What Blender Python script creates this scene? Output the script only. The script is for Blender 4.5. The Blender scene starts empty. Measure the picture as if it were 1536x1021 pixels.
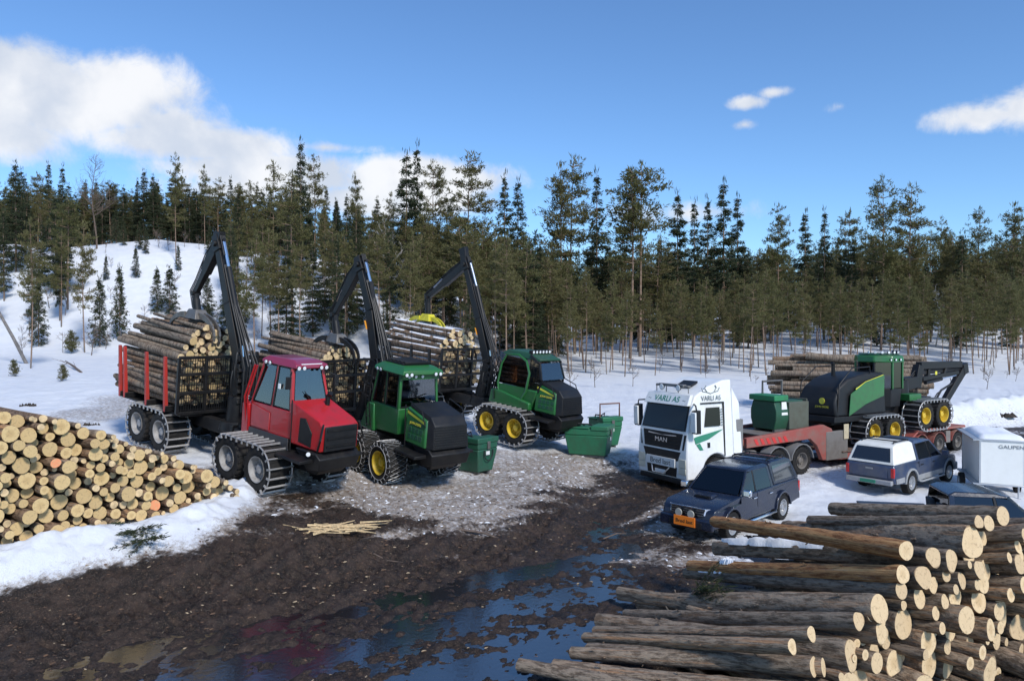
import bpy, bmesh, math, random
import numpy as np
from mathutils import Matrix, Vector
random.seed(7)
RNG = np.random.default_rng(11)
PI = math.pi
R = math.radians
SC = bpy.context.scene
COL = SC.collection

# ---------------------------------------------------------------- camera
H, FPX, YH = 5.7, 1109.0, 500.0            # eye height, focal length and horizon row in photo pixels
cam = bpy.data.cameras.new('camera')
cam.lens = 26.0; cam.sensor_width = 36.0; cam.clip_start = 0.1; cam.clip_end = 5000
cam_o = bpy.data.objects.new('camera', cam); COL.objects.link(cam_o)
cam_o.location = (0, 0, H)
cam_o.rotation_euler = (R(90) - math.atan((510.5 - YH) / FPX), 0, 0)
SC.camera = cam_o

# ---------------------------------------------------------------- light, sky, exposure
SUN_AZ, SUN_EL = R(148), R(40)             # azimuth clockwise from the view direction (+Y)
sd = Vector((math.sin(SUN_AZ) * math.cos(SUN_EL), math.cos(SUN_AZ) * math.cos(SUN_EL), math.sin(SUN_EL)))
sun = bpy.data.lights.new('sun', 'SUN'); sun.energy = 2.9; sun.angle = R(9); sun.color = (1.0, 0.955, 0.89)
sun_o = bpy.data.objects.new('sun', sun); COL.objects.link(sun_o)
sun_o.rotation_euler = sd.to_track_quat('Z', 'Y').to_euler(); sun_o.location = (20, -20, 40)
SC.view_settings.view_transform = 'Standard'; SC.view_settings.look = 'None'
SC.view_settings.exposure = 0.32; SC.view_settings.gamma = 1.0
SC.view_settings.use_curve_mapping = False

class NT:
    """small node-tree helper"""
    def __init__(s, tree): s.t = tree; s.n = tree.nodes; s.l = tree.links
    def new(s, typ, **kw):
        n = s.n.new(typ)
        for k, v in kw.items(): setattr(n, k, v)
        return n
    def put(s, sock, v):
        if isinstance(v, (int, float)): sock.default_value = v
        elif isinstance(v, tuple):
            sock.default_value = v if len(v) != 3 or sock.type != 'RGBA' else (*v, 1)
        else: s.l.new(v, sock)
    def m(s, op, a, b=None, c=None, clamp=False):
        n = s.n.new('ShaderNodeMath'); n.operation = op; n.use_clamp = clamp
        s.put(n.inputs[0], a)
        if b is not None: s.put(n.inputs[1], b)
        if c is not None: s.put(n.inputs[2], c)
        return n.outputs[0]
    def mix(s, f, a, b, mode='MIX'):
        n = s.n.new('ShaderNodeMix'); n.data_type = 'RGBA'; n.blend_type = mode
        s.put(n.inputs[0], f); s.put(n.inputs[6], a); s.put(n.inputs[7], b)
        return n.outputs[2]
    def noise(s, vec, scale, detail=4, rough=.55, dist=0.0, out=0):
        n = s.n.new('ShaderNodeTexNoise')
        if vec is not None: s.l.new(vec, n.inputs['Vector'])
        n.inputs['Scale'].default_value = scale; n.inputs['Detail'].default_value = detail
        n.inputs['Roughness'].default_value = rough; n.inputs['Distortion'].default_value = dist
        return n.outputs[out]
    def ramp(s, f, lo, hi, a=0.0, b=1.0):
        n = s.n.new('ShaderNodeMapRange'); n.interpolation_type = 'SMOOTHSTEP'
        s.put(n.inputs[0], f); n.inputs[1].default_value = lo; n.inputs[2].default_value = hi
        n.inputs[3].default_value = a; n.inputs[4].default_value = b
        return n.outputs[0]
    def coord(s, which='Object'): return s.n.new('ShaderNodeTexCoord').outputs[which]
    def bump(s, h, strength, dist=.02):
        n = s.n.new('ShaderNodeBump'); s.put(n.inputs['Height'], h)
        n.inputs['Strength'].default_value = strength; n.inputs['Distance'].default_value = dist
        return n.outputs[0]

w = bpy.data.worlds.new('World'); SC.world = w; w.use_nodes = True
N = NT(w.node_tree); w.node_tree.nodes.clear()
sky = N.new('ShaderNodeTexSky', sky_type='NISHITA'); sky.sun_disc = False
sky.sun_elevation = SUN_EL; sky.sun_rotation = SUN_AZ
sky.air_density = 1.0; sky.dust_density = 0.25; sky.ozone_density = 2.2; sky.altitude = 400
gd = N.coord('Generated')
sep = N.new('ShaderNodeSeparateXYZ'); N.l.new(gd, sep.inputs[0])
az = N.m('ARCTAN2', sep.outputs[0], sep.outputs[1])
el = N.m('ARCSINE', sep.outputs[2])
n1 = N.noise(gd, 9.0, 7, .6, .3); n2 = N.noise(gd, 24.0, 7, .68, .4)
wob = N.m('ADD', N.m('MULTIPLY', N.m('SUBTRACT', n1, .5), 1.5), N.m('MULTIPLY', N.m('SUBTRACT', n2, .5), 1.25))
def sky_ang(px, py): return math.atan((px - 768) / FPX), math.atan((YH - py) / FPX * math.cos(math.atan((px - 768) / FPX)))
cloud = None
for (px, py, rx, ry, st) in [(60, 140, 250, 66, 1.0), (190, 130, 130, 52, .9), (250, 185, 120, 36, .7), (-20, 195, 110, 45, .9), (290, 215, 210, 34, .85),
        (430, 262, 200, 38, 1.0), (620, 268, 180, 36, 1.0), (490, 222, 95, 12, .5), (360, 285, 150, 26, .6),
        (560, 300, 210, 30, .9), (1480, 175, 80, 22, .8), (1560, 160, 85, 32, .95), (1122, 155, 34, 12, .66), (1160, 140, 32, 11, .62), (1115, 188, 20, 9, .45), (1258, 161, 28, 12, .4),
        (690, 262, 60, 18, .6), (1030, 320, 120, 20, .5)]:
    a0, e0 = sky_ang(px, py); ra, re = rx / FPX, ry / FPX
    dx = N.m('DIVIDE', N.m('SUBTRACT', az, a0), ra); dy = N.m('DIVIDE', N.m('SUBTRACT', el, e0), re)
    d = N.m('SQRT', N.m('ADD', N.m('MULTIPLY', dx, dx), N.m('MULTIPLY', dy, dy)))
    b = N.m('MULTIPLY', N.m('SUBTRACT', 1.15, d), st)
    cloud = b if cloud is None else N.m('MAXIMUM', cloud, b)
# the rest of the sky: the same scattered fair-weather clouds all round
flat = N.new('ShaderNodeVectorMath', operation='MULTIPLY'); N.l.new(gd, flat.inputs[0]); flat.inputs[1].default_value = (1, 1, 3.2)
gen = N.m('MULTIPLY', N.m('SUBTRACT', N.noise(flat.outputs[0], 2.3, 6, .55), .56), 5.0)
gen = N.m('SUBTRACT', gen, N.ramp(N.m('ABSOLUTE', az), .62, .95, 3.0, 0.0))
cloud = N.m('MAXIMUM', cloud, gen)
cov = N.ramp(N.m('ADD', cloud, N.m('MULTIPLY', wob, .62)), .10, .62)
cov = N.m('MULTIPLY', cov, N.ramp(el, 0.0, .02))
shade = N.ramp(N.noise(gd, 12.0, 5, .5), .35, .68)
ccol = N.mix(shade, (4.6, 5.0, 5.7, 1), (6.9, 6.9, 6.95, 1))
skyc = N.mix(1.0, sky.outputs[0], (.74, .99, 1.24, 1), 'MULTIPLY')
bg = N.new('ShaderNodeBackground'); bg.inputs[1].default_value = 0.115
N.l.new(N.mix(N.m('MULTIPLY', cov, .93), skyc, ccol), bg.inputs[0])
wo = N.new('ShaderNodeOutputWorld'); N.l.new(bg.outputs[0], wo.inputs[0])

# ---------------------------------------------------------------- materials
MATS = {}
def mat(name, col, rough=.55, metal=0.0, grime=0.0, gcol=(.06, .045, .03), gscale=3.0, bump=0.0, bscale=40.0, coat=0.0, vary=0.0, spec=.5, emit=None):
    if name in MATS: return MATS[name]
    m = bpy.data.materials.new(name); m.use_nodes = True
    n = NT(m.node_tree); b = m.node_tree.nodes['Principled BSDF']
    b.inputs['Base Color'].default_value = (*col, 1); b.inputs['Roughness'].default_value = rough
    b.inputs['Metallic'].default_value = metal; b.inputs['Coat Weight'].default_value = coat
    b.inputs['Specular IOR Level'].default_value = spec
    c = None
    if grime or vary:
        oc = n.coord('Object'); c = (*col, 1)
        if vary:
            c = n.mix(n.ramp(n.noise(oc, gscale * 2.3, 3), .3, .7), tuple(x * (1 - vary) for x in col) + (1,), tuple(min(1, x * (1 + vary)) for x in col) + (1,))
        if grime:
            geo = n.new('ShaderNodeNewGeometry'); sp = n.new('ShaderNodeSeparateXYZ'); n.l.new(oc, sp.inputs[0])
            f = n.ramp(n.m('ADD', n.noise(oc, gscale, 6, .65), n.m('MULTIPLY', n.noise(oc, gscale * 9, 3), .25)), .50, .86, 0, grime)
            c = n.mix(f, c, (*gcol, 1))
            n.l.new(n.ramp(f, 0, 1, rough, .85), b.inputs['Roughness'])
        n.l.new(c, b.inputs['Base Color'])
    if bump:
        n.l.new(n.bump(n.noise(n.coord('Object'), bscale, 4), bump), b.inputs['Normal'])
    if emit: b.inputs['Emission Color'].default_value = (*col, 1); b.inputs['Emission Strength'].default_value = emit
    MATS[name] = m; return m
def glass(name, tint=(.25, .28, .28), fac=.12, rough=.03):
    if name in MATS: return MATS[name]
    m = bpy.data.materials.new(name); m.use_nodes = True; n = NT(m.node_tree); m.node_tree.nodes.clear()
    t = n.new('ShaderNodeBsdfTransparent'); t.inputs[0].default_value = (*tint, 1)
    g = n.new('ShaderNodeBsdfGlossy'); g.inputs['Roughness'].default_value = rough; g.inputs[0].default_value = (.95, .97, 1, 1)
    f = n.new('ShaderNodeFresnel'); f.inputs[0].default_value = 1.5
    mx = n.new('ShaderNodeMixShader'); n.l.new(n.m('ADD', f.outputs[0], fac, clamp=True), mx.inputs[0])
    n.l.new(t.outputs[0], mx.inputs[1]); n.l.new(g.outputs[0], mx.inputs[2])
    o = n.new('ShaderNodeOutputMaterial'); n.l.new(mx.outputs[0], o.inputs[0]); MATS[name] = m; return m

def objmat(name):                       # shared start for materials with their own node set-up
    m = bpy.data.materials.new(name); m.use_nodes = True; MATS[name] = m
    return m, NT(m.node_tree), m.node_tree.nodes['Principled BSDF']

# ---------------------------------------------------------------- object helpers
def tag(o, label=None, cat=None, group=None, kind=None):
    if label: o['label'] = label
    if cat: o['category'] = cat
    if group: o['group'] = group
    if kind: o['kind'] = kind
    return o
def empty(name, M, label, cat, group=None):
    o = bpy.data.objects.new(name, None); COL.objects.link(o); o.empty_display_size = .2
    o.matrix_world = M; o['_m'] = 0; del o['_m']
    return tag(o, label, cat, group)
def link(name, me, parent=None, loc=None, rot=None, scale=None):
    o = bpy.data.objects.new(name, me); COL.objects.link(o)
    if parent is not None: o.parent = parent
    if loc is not None: o.location = loc
    if rot is not None: o.rotation_euler = rot
    if scale is not None: o.scale = scale
    return o
def V3(*a): return np.array(a, float)
def nrm(v): v = np.asarray(v, float); return v / (np.linalg.norm(v) + 1e-12)

class MB:
    def __init__(s): s.v = []; s.f = []; s.mi = []; s.cur = 0
    def add(s, vs, fs):
        o = len(s.v); s.v.extend([tuple(map(float, p)) for p in vs])
        for f in fs: s.f.append(tuple(i + o for i in f)); s.mi.append(s.cur)
        return s
    def mat(s, i): s.cur = i; return s
    def box(s, x0, x1, y0, y1, z0, z1):
        return s.add([(x0, y0, z0), (x1, y0, z0), (x1, y1, z0), (x0, y1, z0), (x0, y0, z1), (x1, y0, z1), (x1, y1, z1), (x0, y1, z1)],
                     [(0, 3, 2, 1), (4, 5, 6, 7), (0, 1, 5, 4), (1, 2, 6, 5), (2, 3, 7, 6), (3, 0, 4, 7)])
    def hexa(s, b, t):                    # bottom quad, top quad
        return s.add(list(b) + list(t), [(3, 2, 1, 0), (4, 5, 6, 7), (0, 1, 5, 4), (1, 2, 6, 5), (2, 3, 7, 6), (3, 0, 4, 7)])
    def prism(s, poly, y0, y1):           # polygon of (x, z), counter-clockwise seen from -y
        n = len(poly); a = [(p[0], y0, p[1]) for p in poly]; b = [(p[0], y1, p[1]) for p in poly]
        return s.add(a + b, [tuple(range(n)), tuple(range(2 * n - 1, n - 1, -1))] + [(i, i + n, (i + 1) % n + n, (i + 1) % n) for i in range(n)])
    def prismw(s, poly, hw):              # polygon with a half width for each vertex
        n = len(poly); a = [(p[0], -h, p[1]) for p, h in zip(poly, hw)]; b = [(p[0], h, p[1]) for p, h in zip(poly, hw)]
        return s.add(a + b, [tuple(range(n)), tuple(range(2 * n - 1, n - 1, -1))] + [(i, i + n, (i + 1) % n + n, (i + 1) % n) for i in range(n)])
    def prismz(s, poly, z0, z1, top=1.0): # polygon of (x, y) extruded upwards
        n = len(poly); cx = sum(p[0] for p in poly) / n; cy = sum(p[1] for p in poly) / n
        a = [(p[0], p[1], z0) for p in poly]; b = [(cx + (p[0] - cx) * top, cy + (p[1] - cy) * top, z1) for p in poly]
        return s.add(a + b, [tuple(range(n - 1, -1, -1)), tuple(range(n, 2 * n))] + [(i, (i + 1) % n, (i + 1) % n + n, i + n) for i in range(n)])
    def slab(s, pts, th):                 # a thin plate: polygon of 3-D points, thickness along the inward normal
        p = [V3(*q) for q in pts]; nn = nrm(np.cross(p[1] - p[0], p[2] - p[0])); n = len(p)
        return s.add(p + [q - nn * th for q in p], [tuple(range(n)), tuple(range(2 * n - 1, n - 1, -1))] + [(i, i + n, (i + 1) % n + n, (i + 1) % n) for i in range(n)])
    def tube(s, pts, r, n=8, caps=True, closed=False):
        P = [V3(*p) for p in pts]; k = len(P); rr = [r] * k if isinstance(r, (int, float)) else list(r)
        vs = []; ref = None
        for i in range(k):
            if closed: t = P[(i + 1) % k] - P[i - 1]
            else: t = P[min(i + 1, k - 1)] - P[max(i - 1, 0)]
            t = nrm(t)
            if ref is None: ref = V3(0, 0, 1) if abs(t[2]) < .9 else V3(1, 0, 0)
            a = nrm(np.cross(t, ref)); b = np.cross(a, t); ref = b
            for j in range(n):
                an = 2 * PI * j / n; vs.append(P[i] + rr[i] * (math.cos(an) * a + math.sin(an) * b))
        fs = []
        for i in range(k if closed else k - 1):
            i2 = (i + 1) % k
            for j in range(n): fs.append((i * n + j, i2 * n + j, i2 * n + (j + 1) % n, i * n + (j + 1) % n)[::-1])
        if caps and not closed: fs.append(tuple(range(n))); fs.append(tuple(range((k - 1) * n, k * n))[::-1])
        return s.add(vs, fs)
    def lathe(s, prof, n=24, c=(0, 0, 0), closed=False):   # profile of (radius, y), turned about the y axis
        vs = []
        for (r, y) in prof:
            for j in range(n):
                a = 2 * PI * j / n; vs.append((c[0] + r * math.cos(a), c[1] + y, c[2] + r * math.sin(a)))
        k = len(prof); fs = []
        for i in range(k if closed else k - 1):
            i2 = (i + 1) % k
            for j in range(n): fs.append((i * n + j, i * n + (j + 1) % n, i2 * n + (j + 1) % n, i2 * n + j))
        return s.add(vs, fs)
    def beam(s, p0, p1, a, b, side):      # tapered box between two points; a, b = (width along side, height)
        p0 = V3(*p0); p1 = V3(*p1); t = nrm(p1 - p0); sv = nrm(V3(*side) - t * np.dot(t, side)); u = np.cross(sv, t)
        q = lambda p, d: [p - sv * d[0] / 2 - u * d[1] / 2, p + sv * d[0] / 2 - u * d[1] / 2, p + sv * d[0] / 2 + u * d[1] / 2, p - sv * d[0] / 2 + u * d[1] / 2]
        return s.hexa(q(p0, a), q(p1, b))
    def mesh(s, name, mats, smooth=35):
        me = bpy.data.meshes.new(name); me.from_pydata(s.v, [], s.f)
        for m in (mats if isinstance(mats, (list, tuple)) else [mats]): me.materials.append(m)
        me.polygons.foreach_set('material_index', s.mi)
        if smooth:
            me.polygons.foreach_set('use_smooth', [True] * len(s.f)); me.set_sharp_from_angle(angle=R(smooth))
        me.update(); return me
    def build(s, name, mats, parent=None, bevel=0.0, smooth=35, loc=None, rot=None, seg=2):
        me = s.mesh(name, mats, smooth)
        bm = bmesh.new(); bm.from_mesh(me); bmesh.ops.recalc_face_normals(bm, faces=bm.faces); bm.to_mesh(me); bm.free()
        o = link(name, me, parent, loc, rot)
        if bevel:
            b = o.modifiers.new('bevel', 'BEVEL'); b.width = bevel; b.segments = seg; b.limit_method = 'ANGLE'; b.angle_limit = R(30)
        return o
def text(name, body, size, parent, M, m, extrude=.004, sx=1.0):
    cu = bpy.data.curves.new(name, 'FONT'); cu.body = body; cu.size = size; cu.extrude = extrude
    cu.align_x = 'CENTER'; cu.align_y = 'CENTER'
    t = bpy.data.objects.new(name + '_tmp', cu); COL.objects.link(t)
    dg = bpy.context.evaluated_depsgraph_get(); me = bpy.data.meshes.new_from_object(t.evaluated_get(dg))
    bpy.data.objects.remove(t); me.name = name; me.materials.clear(); me.materials.append(m)
    o = link(name, me, parent); o.matrix_local = M @ Matrix.Diagonal((sx, 1, 1, 1)); return o
def face_mat(loc, xdir, up):              # matrix whose local x runs along xdir and local y along up (text plane)
    x = Vector(xdir).normalized(); u = Vector(up); z = x.cross(u).normalized(); y = z.cross(x)
    M = Matrix((x, y, z)).transposed().to_4x4(); M.translation = Vector(loc); return M

# ---------------------------------------------------------------- numpy noise
_perm = np.random.default_rng(5).random((256, 256))
def vnoise(x, y):
    xi = np.floor(x).astype(int); yi = np.floor(y).astype(int); fx = x - xi; fy = y - yi
    fx = fx * fx * (3 - 2 * fx); fy = fy * fy * (3 - 2 * fy)
    g = lambda a, b: _perm[a & 255, b & 255]
    return (g(xi, yi) * (1 - fx) + g(xi + 1, yi) * fx) * (1 - fy) + (g(xi, yi + 1) * (1 - fx) + g(xi + 1, yi + 1) * fx) * fy
def fbm(x, y, o=4, gain=.5):
    s = 0; a = 1; t = 0
    for i in range(o): s = s + a * (vnoise(x * 2 ** i + 17.3 * i, y * 2 ** i + 9.1 * i) - .5); t += a; a *= gain
    return s / t * 2
def sstep(a, b, x): t = np.clip((np.asarray(x, float) - a) / (b - a), 0, 1); return t * t * (3 - 2 * t)

# ---------------------------------------------------------------- terrain
RD = V3(.856, .517); RN = V3(-.517, .856); RO = V3(5.28, 26.07)      # road direction, its left normal, truck nose
def road_st(x, y): return (x - RO[0]) * RN[0] + (y - RO[1]) * RN[1], (x - RO[0]) * RD[0] + (y - RO[1]) * RD[1]
def gz(x, y):
    """smooth ground height"""
    x = np.asarray(x, float); y = np.asarray(y, float)
    s, t = road_st(x, y)
    zp = .9 - .085 * (np.clip(x, -13, 4) + 4) + .07 * (np.clip(y, 5, 38) - 22.6) + .028 * (np.clip(y, 38, 75) - 38) + .055 * (np.clip(y, 75, 170) - 75)
    k = sstep(-6.5, -1, t)
    e0 = -4 + k * 5.6; e1 = -.5 + k * 4.0
    up = np.clip((s - e0) / (e1 - e0), 0, 1); up = up * up * (3 - 2 * up)
    road = .3 * sstep(-5, -1, t) * sstep(-4, -1.8, s) * (1 - sstep(26, 40, t))
    z = road + (zp - road) * up
    u = x / np.maximum(y, 8.0)
    A = 12.0 * (1 - sstep(-.24, .10, u))
    z = z + A * sstep(64, 99, y) + 2.0 * sstep(.2, .5, u) * sstep(80, 130, y)
    far = sstep(150, 700, np.hypot(x, y))
    z = z + far * (18 + 42 * sstep(.5, .72, u))
    z = z + (.5 + 1.3 * (u < -.1)) * fbm(x * .045, y * .045, 4) * sstep(46, 90, y) - 1.4 * sstep(-.5, -.22, u) * (1 - sstep(-.2, .1, u)) * sstep(64, 99, y)
    return z
def g1(x, y): return float(gz(x, y))
def pix(px, py, Y): return V3((px - 768) / FPX * Y, Y, H - (py - YH) / FPX * Y)
def ground_pix(px, py):
    """where the ray through a photo pixel meets the ground"""
    Y = 8.0
    for i in range(4000):
        p = pix(px, py, Y)
        if p[2] <= g1(p[0], p[1]): return p
        Y *= 1.003
    return pix(px, py, 150)
def at_px(px, Y): X = (px - 768) / FPX * Y; return V3(X, Y, g1(X, Y))
def onplane(px, py, P, d):                # pixel ray against the vertical plane through P along d
    n = V3(-d[1], d[0]); r = V3((px - 768) / FPX, 1.0); Y = (n @ P[:2]) / (n @ r); return pix(px, py, Y)
# ---------------------------------------------------------------- ground sheet
def poly_sd(X, Y, poly):
    """signed distance to a polygon, positive inside"""
    d = np.full(X.shape, 1e9); ins = np.zeros(X.shape, bool); n = len(poly)
    for i in range(n):
        ax, ay = poly[i][:2]; bx, by = poly[(i + 1) % n][:2]
        ex, ey = bx - ax, by - ay; L = ex * ex + ey * ey + 1e-9
        t = np.clip(((X - ax) * ex + (Y - ay) * ey) / L, 0, 1)
        d = np.minimum(d, np.hypot(X - ax - t * ex, Y - ay - t * ey))
        if abs(by - ay) > 1e-9:
            c = ((ay > Y) != (by > Y)) & (X < ex * (Y - ay) / (by - ay) + ax); ins ^= c
    return np.where(ins, d, -d)
def line_d(X, Y, pts):
    d = np.full(X.shape, 1e9)
    for (ax, ay), (bx, by) in zip(pts[:-1], pts[1:]):
        ex, ey = bx - ax, by - ay; t = np.clip(((X - ax) * ex + (Y - ay) * ey) / (ex * ex + ey * ey), 0, 1)
        d = np.minimum(d, np.hypot(X - ax - t * ex, Y - ay - t * ey))
    return d
mud_px = [(0, 908), (110, 880), (200, 856), (300, 826), (352, 806), (392, 778), (412, 750), (470, 738), (545, 748), (605, 778), (685, 802), (765, 775), (850, 735), (930, 712), (985, 716), (1040, 742),
          (1015, 800), (1040, 825), (1000, 848), (1100, 865)]
mud_poly = [ground_pix(*p)[:2] for p in mud_px] + [V3(9, 14), V3(14, 9), V3(14, -45), V3(-60, -45), V3(-24, 9)]
RB = np.concatenate([np.linspace(-45, 6, 40, endpoint=False), 6 * (46 / 6) ** (np.linspace(0, 1, 520)), 46 * (1400 / 46) ** (np.linspace(0, 1, 150)[1:])])
UC = np.concatenate([np.linspace(-1.6, -.72, 60, endpoint=False), np.linspace(-.72, .72, 720), np.linspace(.72, 1.6, 61)[1:]])
def tracks(X, Y):
    """tread prints pressed into the mud by the tracked machines"""
    out = np.zeros_like(X)
    for pts in TRACKS:
        d = np.full(X.shape, 1e9); al = np.zeros_like(X); acc = 0.0
        for (ax, ay), (bx, by) in zip(pts[:-1], pts[1:]):
            ex, ey = bx - ax, by - ay; L = math.hypot(ex, ey); t = np.clip(((X - ax) * ex + (Y - ay) * ey) / L ** 2, 0, 1); q = np.hypot(X - ax - t * ex, Y - ay - t * ey)
            m_ = q < d; d = np.where(m_, q, d); al = np.where(m_, acc + t * L, al); acc += L
        k = 1 - sstep(.24, .36, d)
        out = out + k * (-.045 + .032 * np.sign(np.sin(al * 2 * PI / .26))) + .05 * np.exp(-((d - .46) / .09) ** 2) * (.5 + vnoise(X * 5, Y * 5))
    return out
TRACKS = [[tuple(ground_pix(*p)[:2]) for p in q] for q in ([(505, 742), (430, 800), (300, 880), (60, 985)], [(590, 745), (540, 800), (430, 872), (180, 985)], [(660, 770), (600, 820), (470, 905), (330, 975)], [(760, 770), (690, 830), (560, 905), (420, 985)], [(860, 745), (800, 800), (690, 880), (600, 940)])]
def ground_fields(X, Y):
    s, t = road_st(X, Y)
    z = gz(X, Y)
    mud = poly_sd(X, Y, mud_poly)
    edge = fbm(X * .9, Y * .9, 4) * .9
    loose = sstep(-7.0, -5.5, X) * sstep(16, 19, Y)
    streak = fbm((X * RD[0] + Y * RD[1]) * .5, (X * RN[0] + Y * RN[1]) * 2.4, 4)
    mudw = sstep(-.55 - 1.9 * loose, .35 + 2.3 * loose, mud + edge * (.5 + .9 * loose) + streak * 1.9 * loose)
    # the wheel road under the lorry and on past its trailer
    rd = (1 - sstep(1.3, 2.1, np.abs(s - .1) + edge * .5)) * sstep(-3, 0, t) * (.75 + .5 * fbm(X * .6, Y * .6, 3))
    tr2 = np.exp(-((s + 3.7) / .55) ** 2) * sstep(8, 14, t) * .5
    mudw = np.maximum(mudw, np.clip(np.maximum(rd * .9, tr2), 0, 1))
    dirt = np.maximum(sstep(-3.4 + 2.3 * (1 - sstep(-7.5, -6, X)), .2, mud + edge * (.4 + .9 * sstep(-7.5, -6, X))) * .85, sstep(-6.5, -2.0, mud + edge * 1.6) * sstep(-6.5, -5, X) * (1 - sstep(3.5, 5, X)) * .80)
    for px, py, rr in [(470, 735, 3.2), (620, 728, 2.8), (330, 715, 2.5), (240, 600, 6), (60, 640, 3.0), (860, 700, 3.2), (760, 690, 3.0), (915, 690, 2.6), (1010, 760, 2.4), (1000, 850, 1.3), (150, 620, 4)]:
        p = ground_pix(px, py); dirt = np.maximum(dirt, (.70 if py > 680 else .66) * (1 - sstep(rr * .3, rr, np.hypot(X - p[0], Y - p[1]) + edge * .8)))
    dirt = np.maximum(dirt, (1 - sstep(2.0, 4.5, np.abs(s - .2) + edge)) * sstep(-3, 2, t) * .5)
    dirt = np.maximum(dirt, mudw)
    near = 1 - sstep(45, 75, Y)
    # puddled wheel track
    wet = np.zeros_like(X)
    for pts, wd in [([(-6.0, 11.8), (-3.6, 12.9), (-1.4, 13.9), (.8, 15.4)], 2.1), ([(.4, 15.2), (1.8, 17.2), (2.6, 20.0), (3.4, 23.5)], 1.25), ([(-1.4, 11.4), (.9, 13.3), (2.2, 15.6)], 1.5), ([(-2.2, 15.6), (.2, 17.4), (2.4, 18.6)], .8), ([(4.6, 25.2), (5.0, 25.6)], 1.0)]:
        wet = np.maximum(wet, 1 - sstep(wd * .35, wd * 1.35, line_d(X, Y, pts)))
    a = (X * RD[0] + Y * RD[1]); b = (X * RN[0] + Y * RN[1])
    rut = fbm(a * .45, b * 2.6, 4) * .5 + fbm(a * 2.2, b * 4.4, 3) * .5
    rough_mud = .07 * rut + (.055 + .05 * wet) * fbm(X * 5.2, Y * 4.6, 5, .62) + .03 * (vnoise(X * 11, Y * 11) - .5)
    bb = b + .35 * fbm(a * .25, b * .25, 2)
    tyre = .035 * np.sin(bb * 3.3) + .022 * np.sign(np.sin(a * 14 + 4 * np.abs(bb - np.round(bb)))) * (np.abs(np.sin(bb * 1.65)) > .72) * (1 - wet)
    zm = .095 + rough_mud + tyre * (1 - .4 * wet) - .082 * wet + tracks(X, Y) * (.35 + .65 * (1 - wet))
    zs = .12 * np.abs(fbm(X * .7, Y * .7, 4)) + .05 * fbm(X * 3.1, Y * 3.1, 4) * (.35 + dirt) + .02 * vnoise(X * 9, Y * 9)
    # ploughed bank at the foot of the cut-face log pile and lumps beside the road
    bank = np.exp(-((mud + 1.15) / .62) ** 2) * (1 - sstep(-6.0, -4.6, X)) * (.32 + .25 * fbm(X * 1.5, Y * 1.5, 4))
    lump = sstep(.12, .5, fbm(X * 1.7 + 40, Y * 1.7, 4)) * .07 * sstep(-5, -1, mud) * (1 - sstep(-1, .2, mud)) * (X < 6)
    ridge = np.exp(-((s - 3.6) / .8) ** 2) * sstep(4, 9, t) * .35 * (.6 + fbm(X * .8, Y * .8, 4)) * (1 - sstep(40, 60, t))
    fl = near * (zm * mudw + (zs + np.maximum(bank, 0) + lump + ridge) * (1 - mudw))
    return z + fl, mudw, np.clip(dirt, 0, 1), wet * near
YY, UU = np.meshgrid(RB, UC, indexing='ij'); XX = UU * np.sqrt(YY * YY + 18 ** 2)
ZZ, MUD, DIRT, WET = ground_fields(XX, YY)
nr, nc = XX.shape
idx = np.arange(nr * nc).reshape(nr, nc)
quads = np.stack([idx[:-1, :-1], idx[:-1, 1:], idx[1:, 1:], idx[1:, :-1]], -1).reshape(-1, 4)
def np_mesh(name, verts, faces, mats, smooth=True, mi=None):
    me = bpy.data.meshes.new(name); k = faces.shape[1]
    me.vertices.add(len(verts)); me.vertices.foreach_set('co', np.ascontiguousarray(verts, np.float32).ravel())
    me.loops.add(faces.size); me.loops.foreach_set('vertex_index', np.ascontiguousarray(faces, np.int32).ravel())
    me.polygons.add(len(faces)); me.polygons.foreach_set('loop_start', np.arange(0, faces.size, k, dtype=np.int32))
    me.polygons.foreach_set('use_smooth', np.full(len(faces), smooth))
    if mi is not None: me.polygons.foreach_set('material_index', np.asarray(mi, np.int32))
    for m in mats: me.materials.append(m)
    me.update(calc_edges=True); me.validate(); return me
gm, n, b = objmat('snow_and_mud')
def attr(n, a): x = n.new('ShaderNodeAttribute'); x.attribute_name = a; return x.outputs['Fac']
oc = n.coord('Object')
fine = n.noise(oc, 7, 6, .65); hi = n.noise(oc, 34, 4, .7); big = n.noise(oc, .9, 4, .5)
am, ad, aw = attr(n, 'mud'), attr(n, 'dirt'), attr(n, 'wet')
snow = n.mix(n.ramp(big, .3, .7), (.72, .745, .79, 1), (.79, .805, .825, 1))
speck = n.ramp(n.m('ADD', n.m('MULTIPLY', ad, 1.05), n.m('ADD', n.m('MULTIPLY', n.m('SUBTRACT', fine, .5), 1.1), n.m('MULTIPLY', n.m('SUBTRACT', hi, .5), .9))), .38, .98)
dirtc = n.mix(n.ramp(n.noise(oc, 17, 5, .7), .35, .65), (.105, .070, .045, 1), (.31, .235, .165, 1))
c1 = n.mix(n.m('MULTIPLY', speck, .93), snow, dirtc)
mudc = n.mix(n.ramp(n.noise(oc, 2.2, 8, .72), .42, .60), (.013, .009, .007, 1), (.040, .026, .019, 1))
mudc = n.mix(n.ramp(n.noise(oc, 11, 6, .75), .50, .66, 0, .8), mudc, (.075, .047, .032, 1))
mudc = n.mix(n.ramp(hi, .56, .72, 0, .7), mudc, (.11, .072, .048, 1))
mudc = n.mix(n.ramp(n.noise(oc, 60, 3, .6), .60, .70, 0, .7), mudc, (.30, .23, .16, 1))
mfac = n.ramp(n.m('ADD', am, n.m('MULTIPLY', n.m('SUBTRACT', fine, .5), .9)), .34, .72)
col = n.mix(mfac, c1, mudc)
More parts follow.
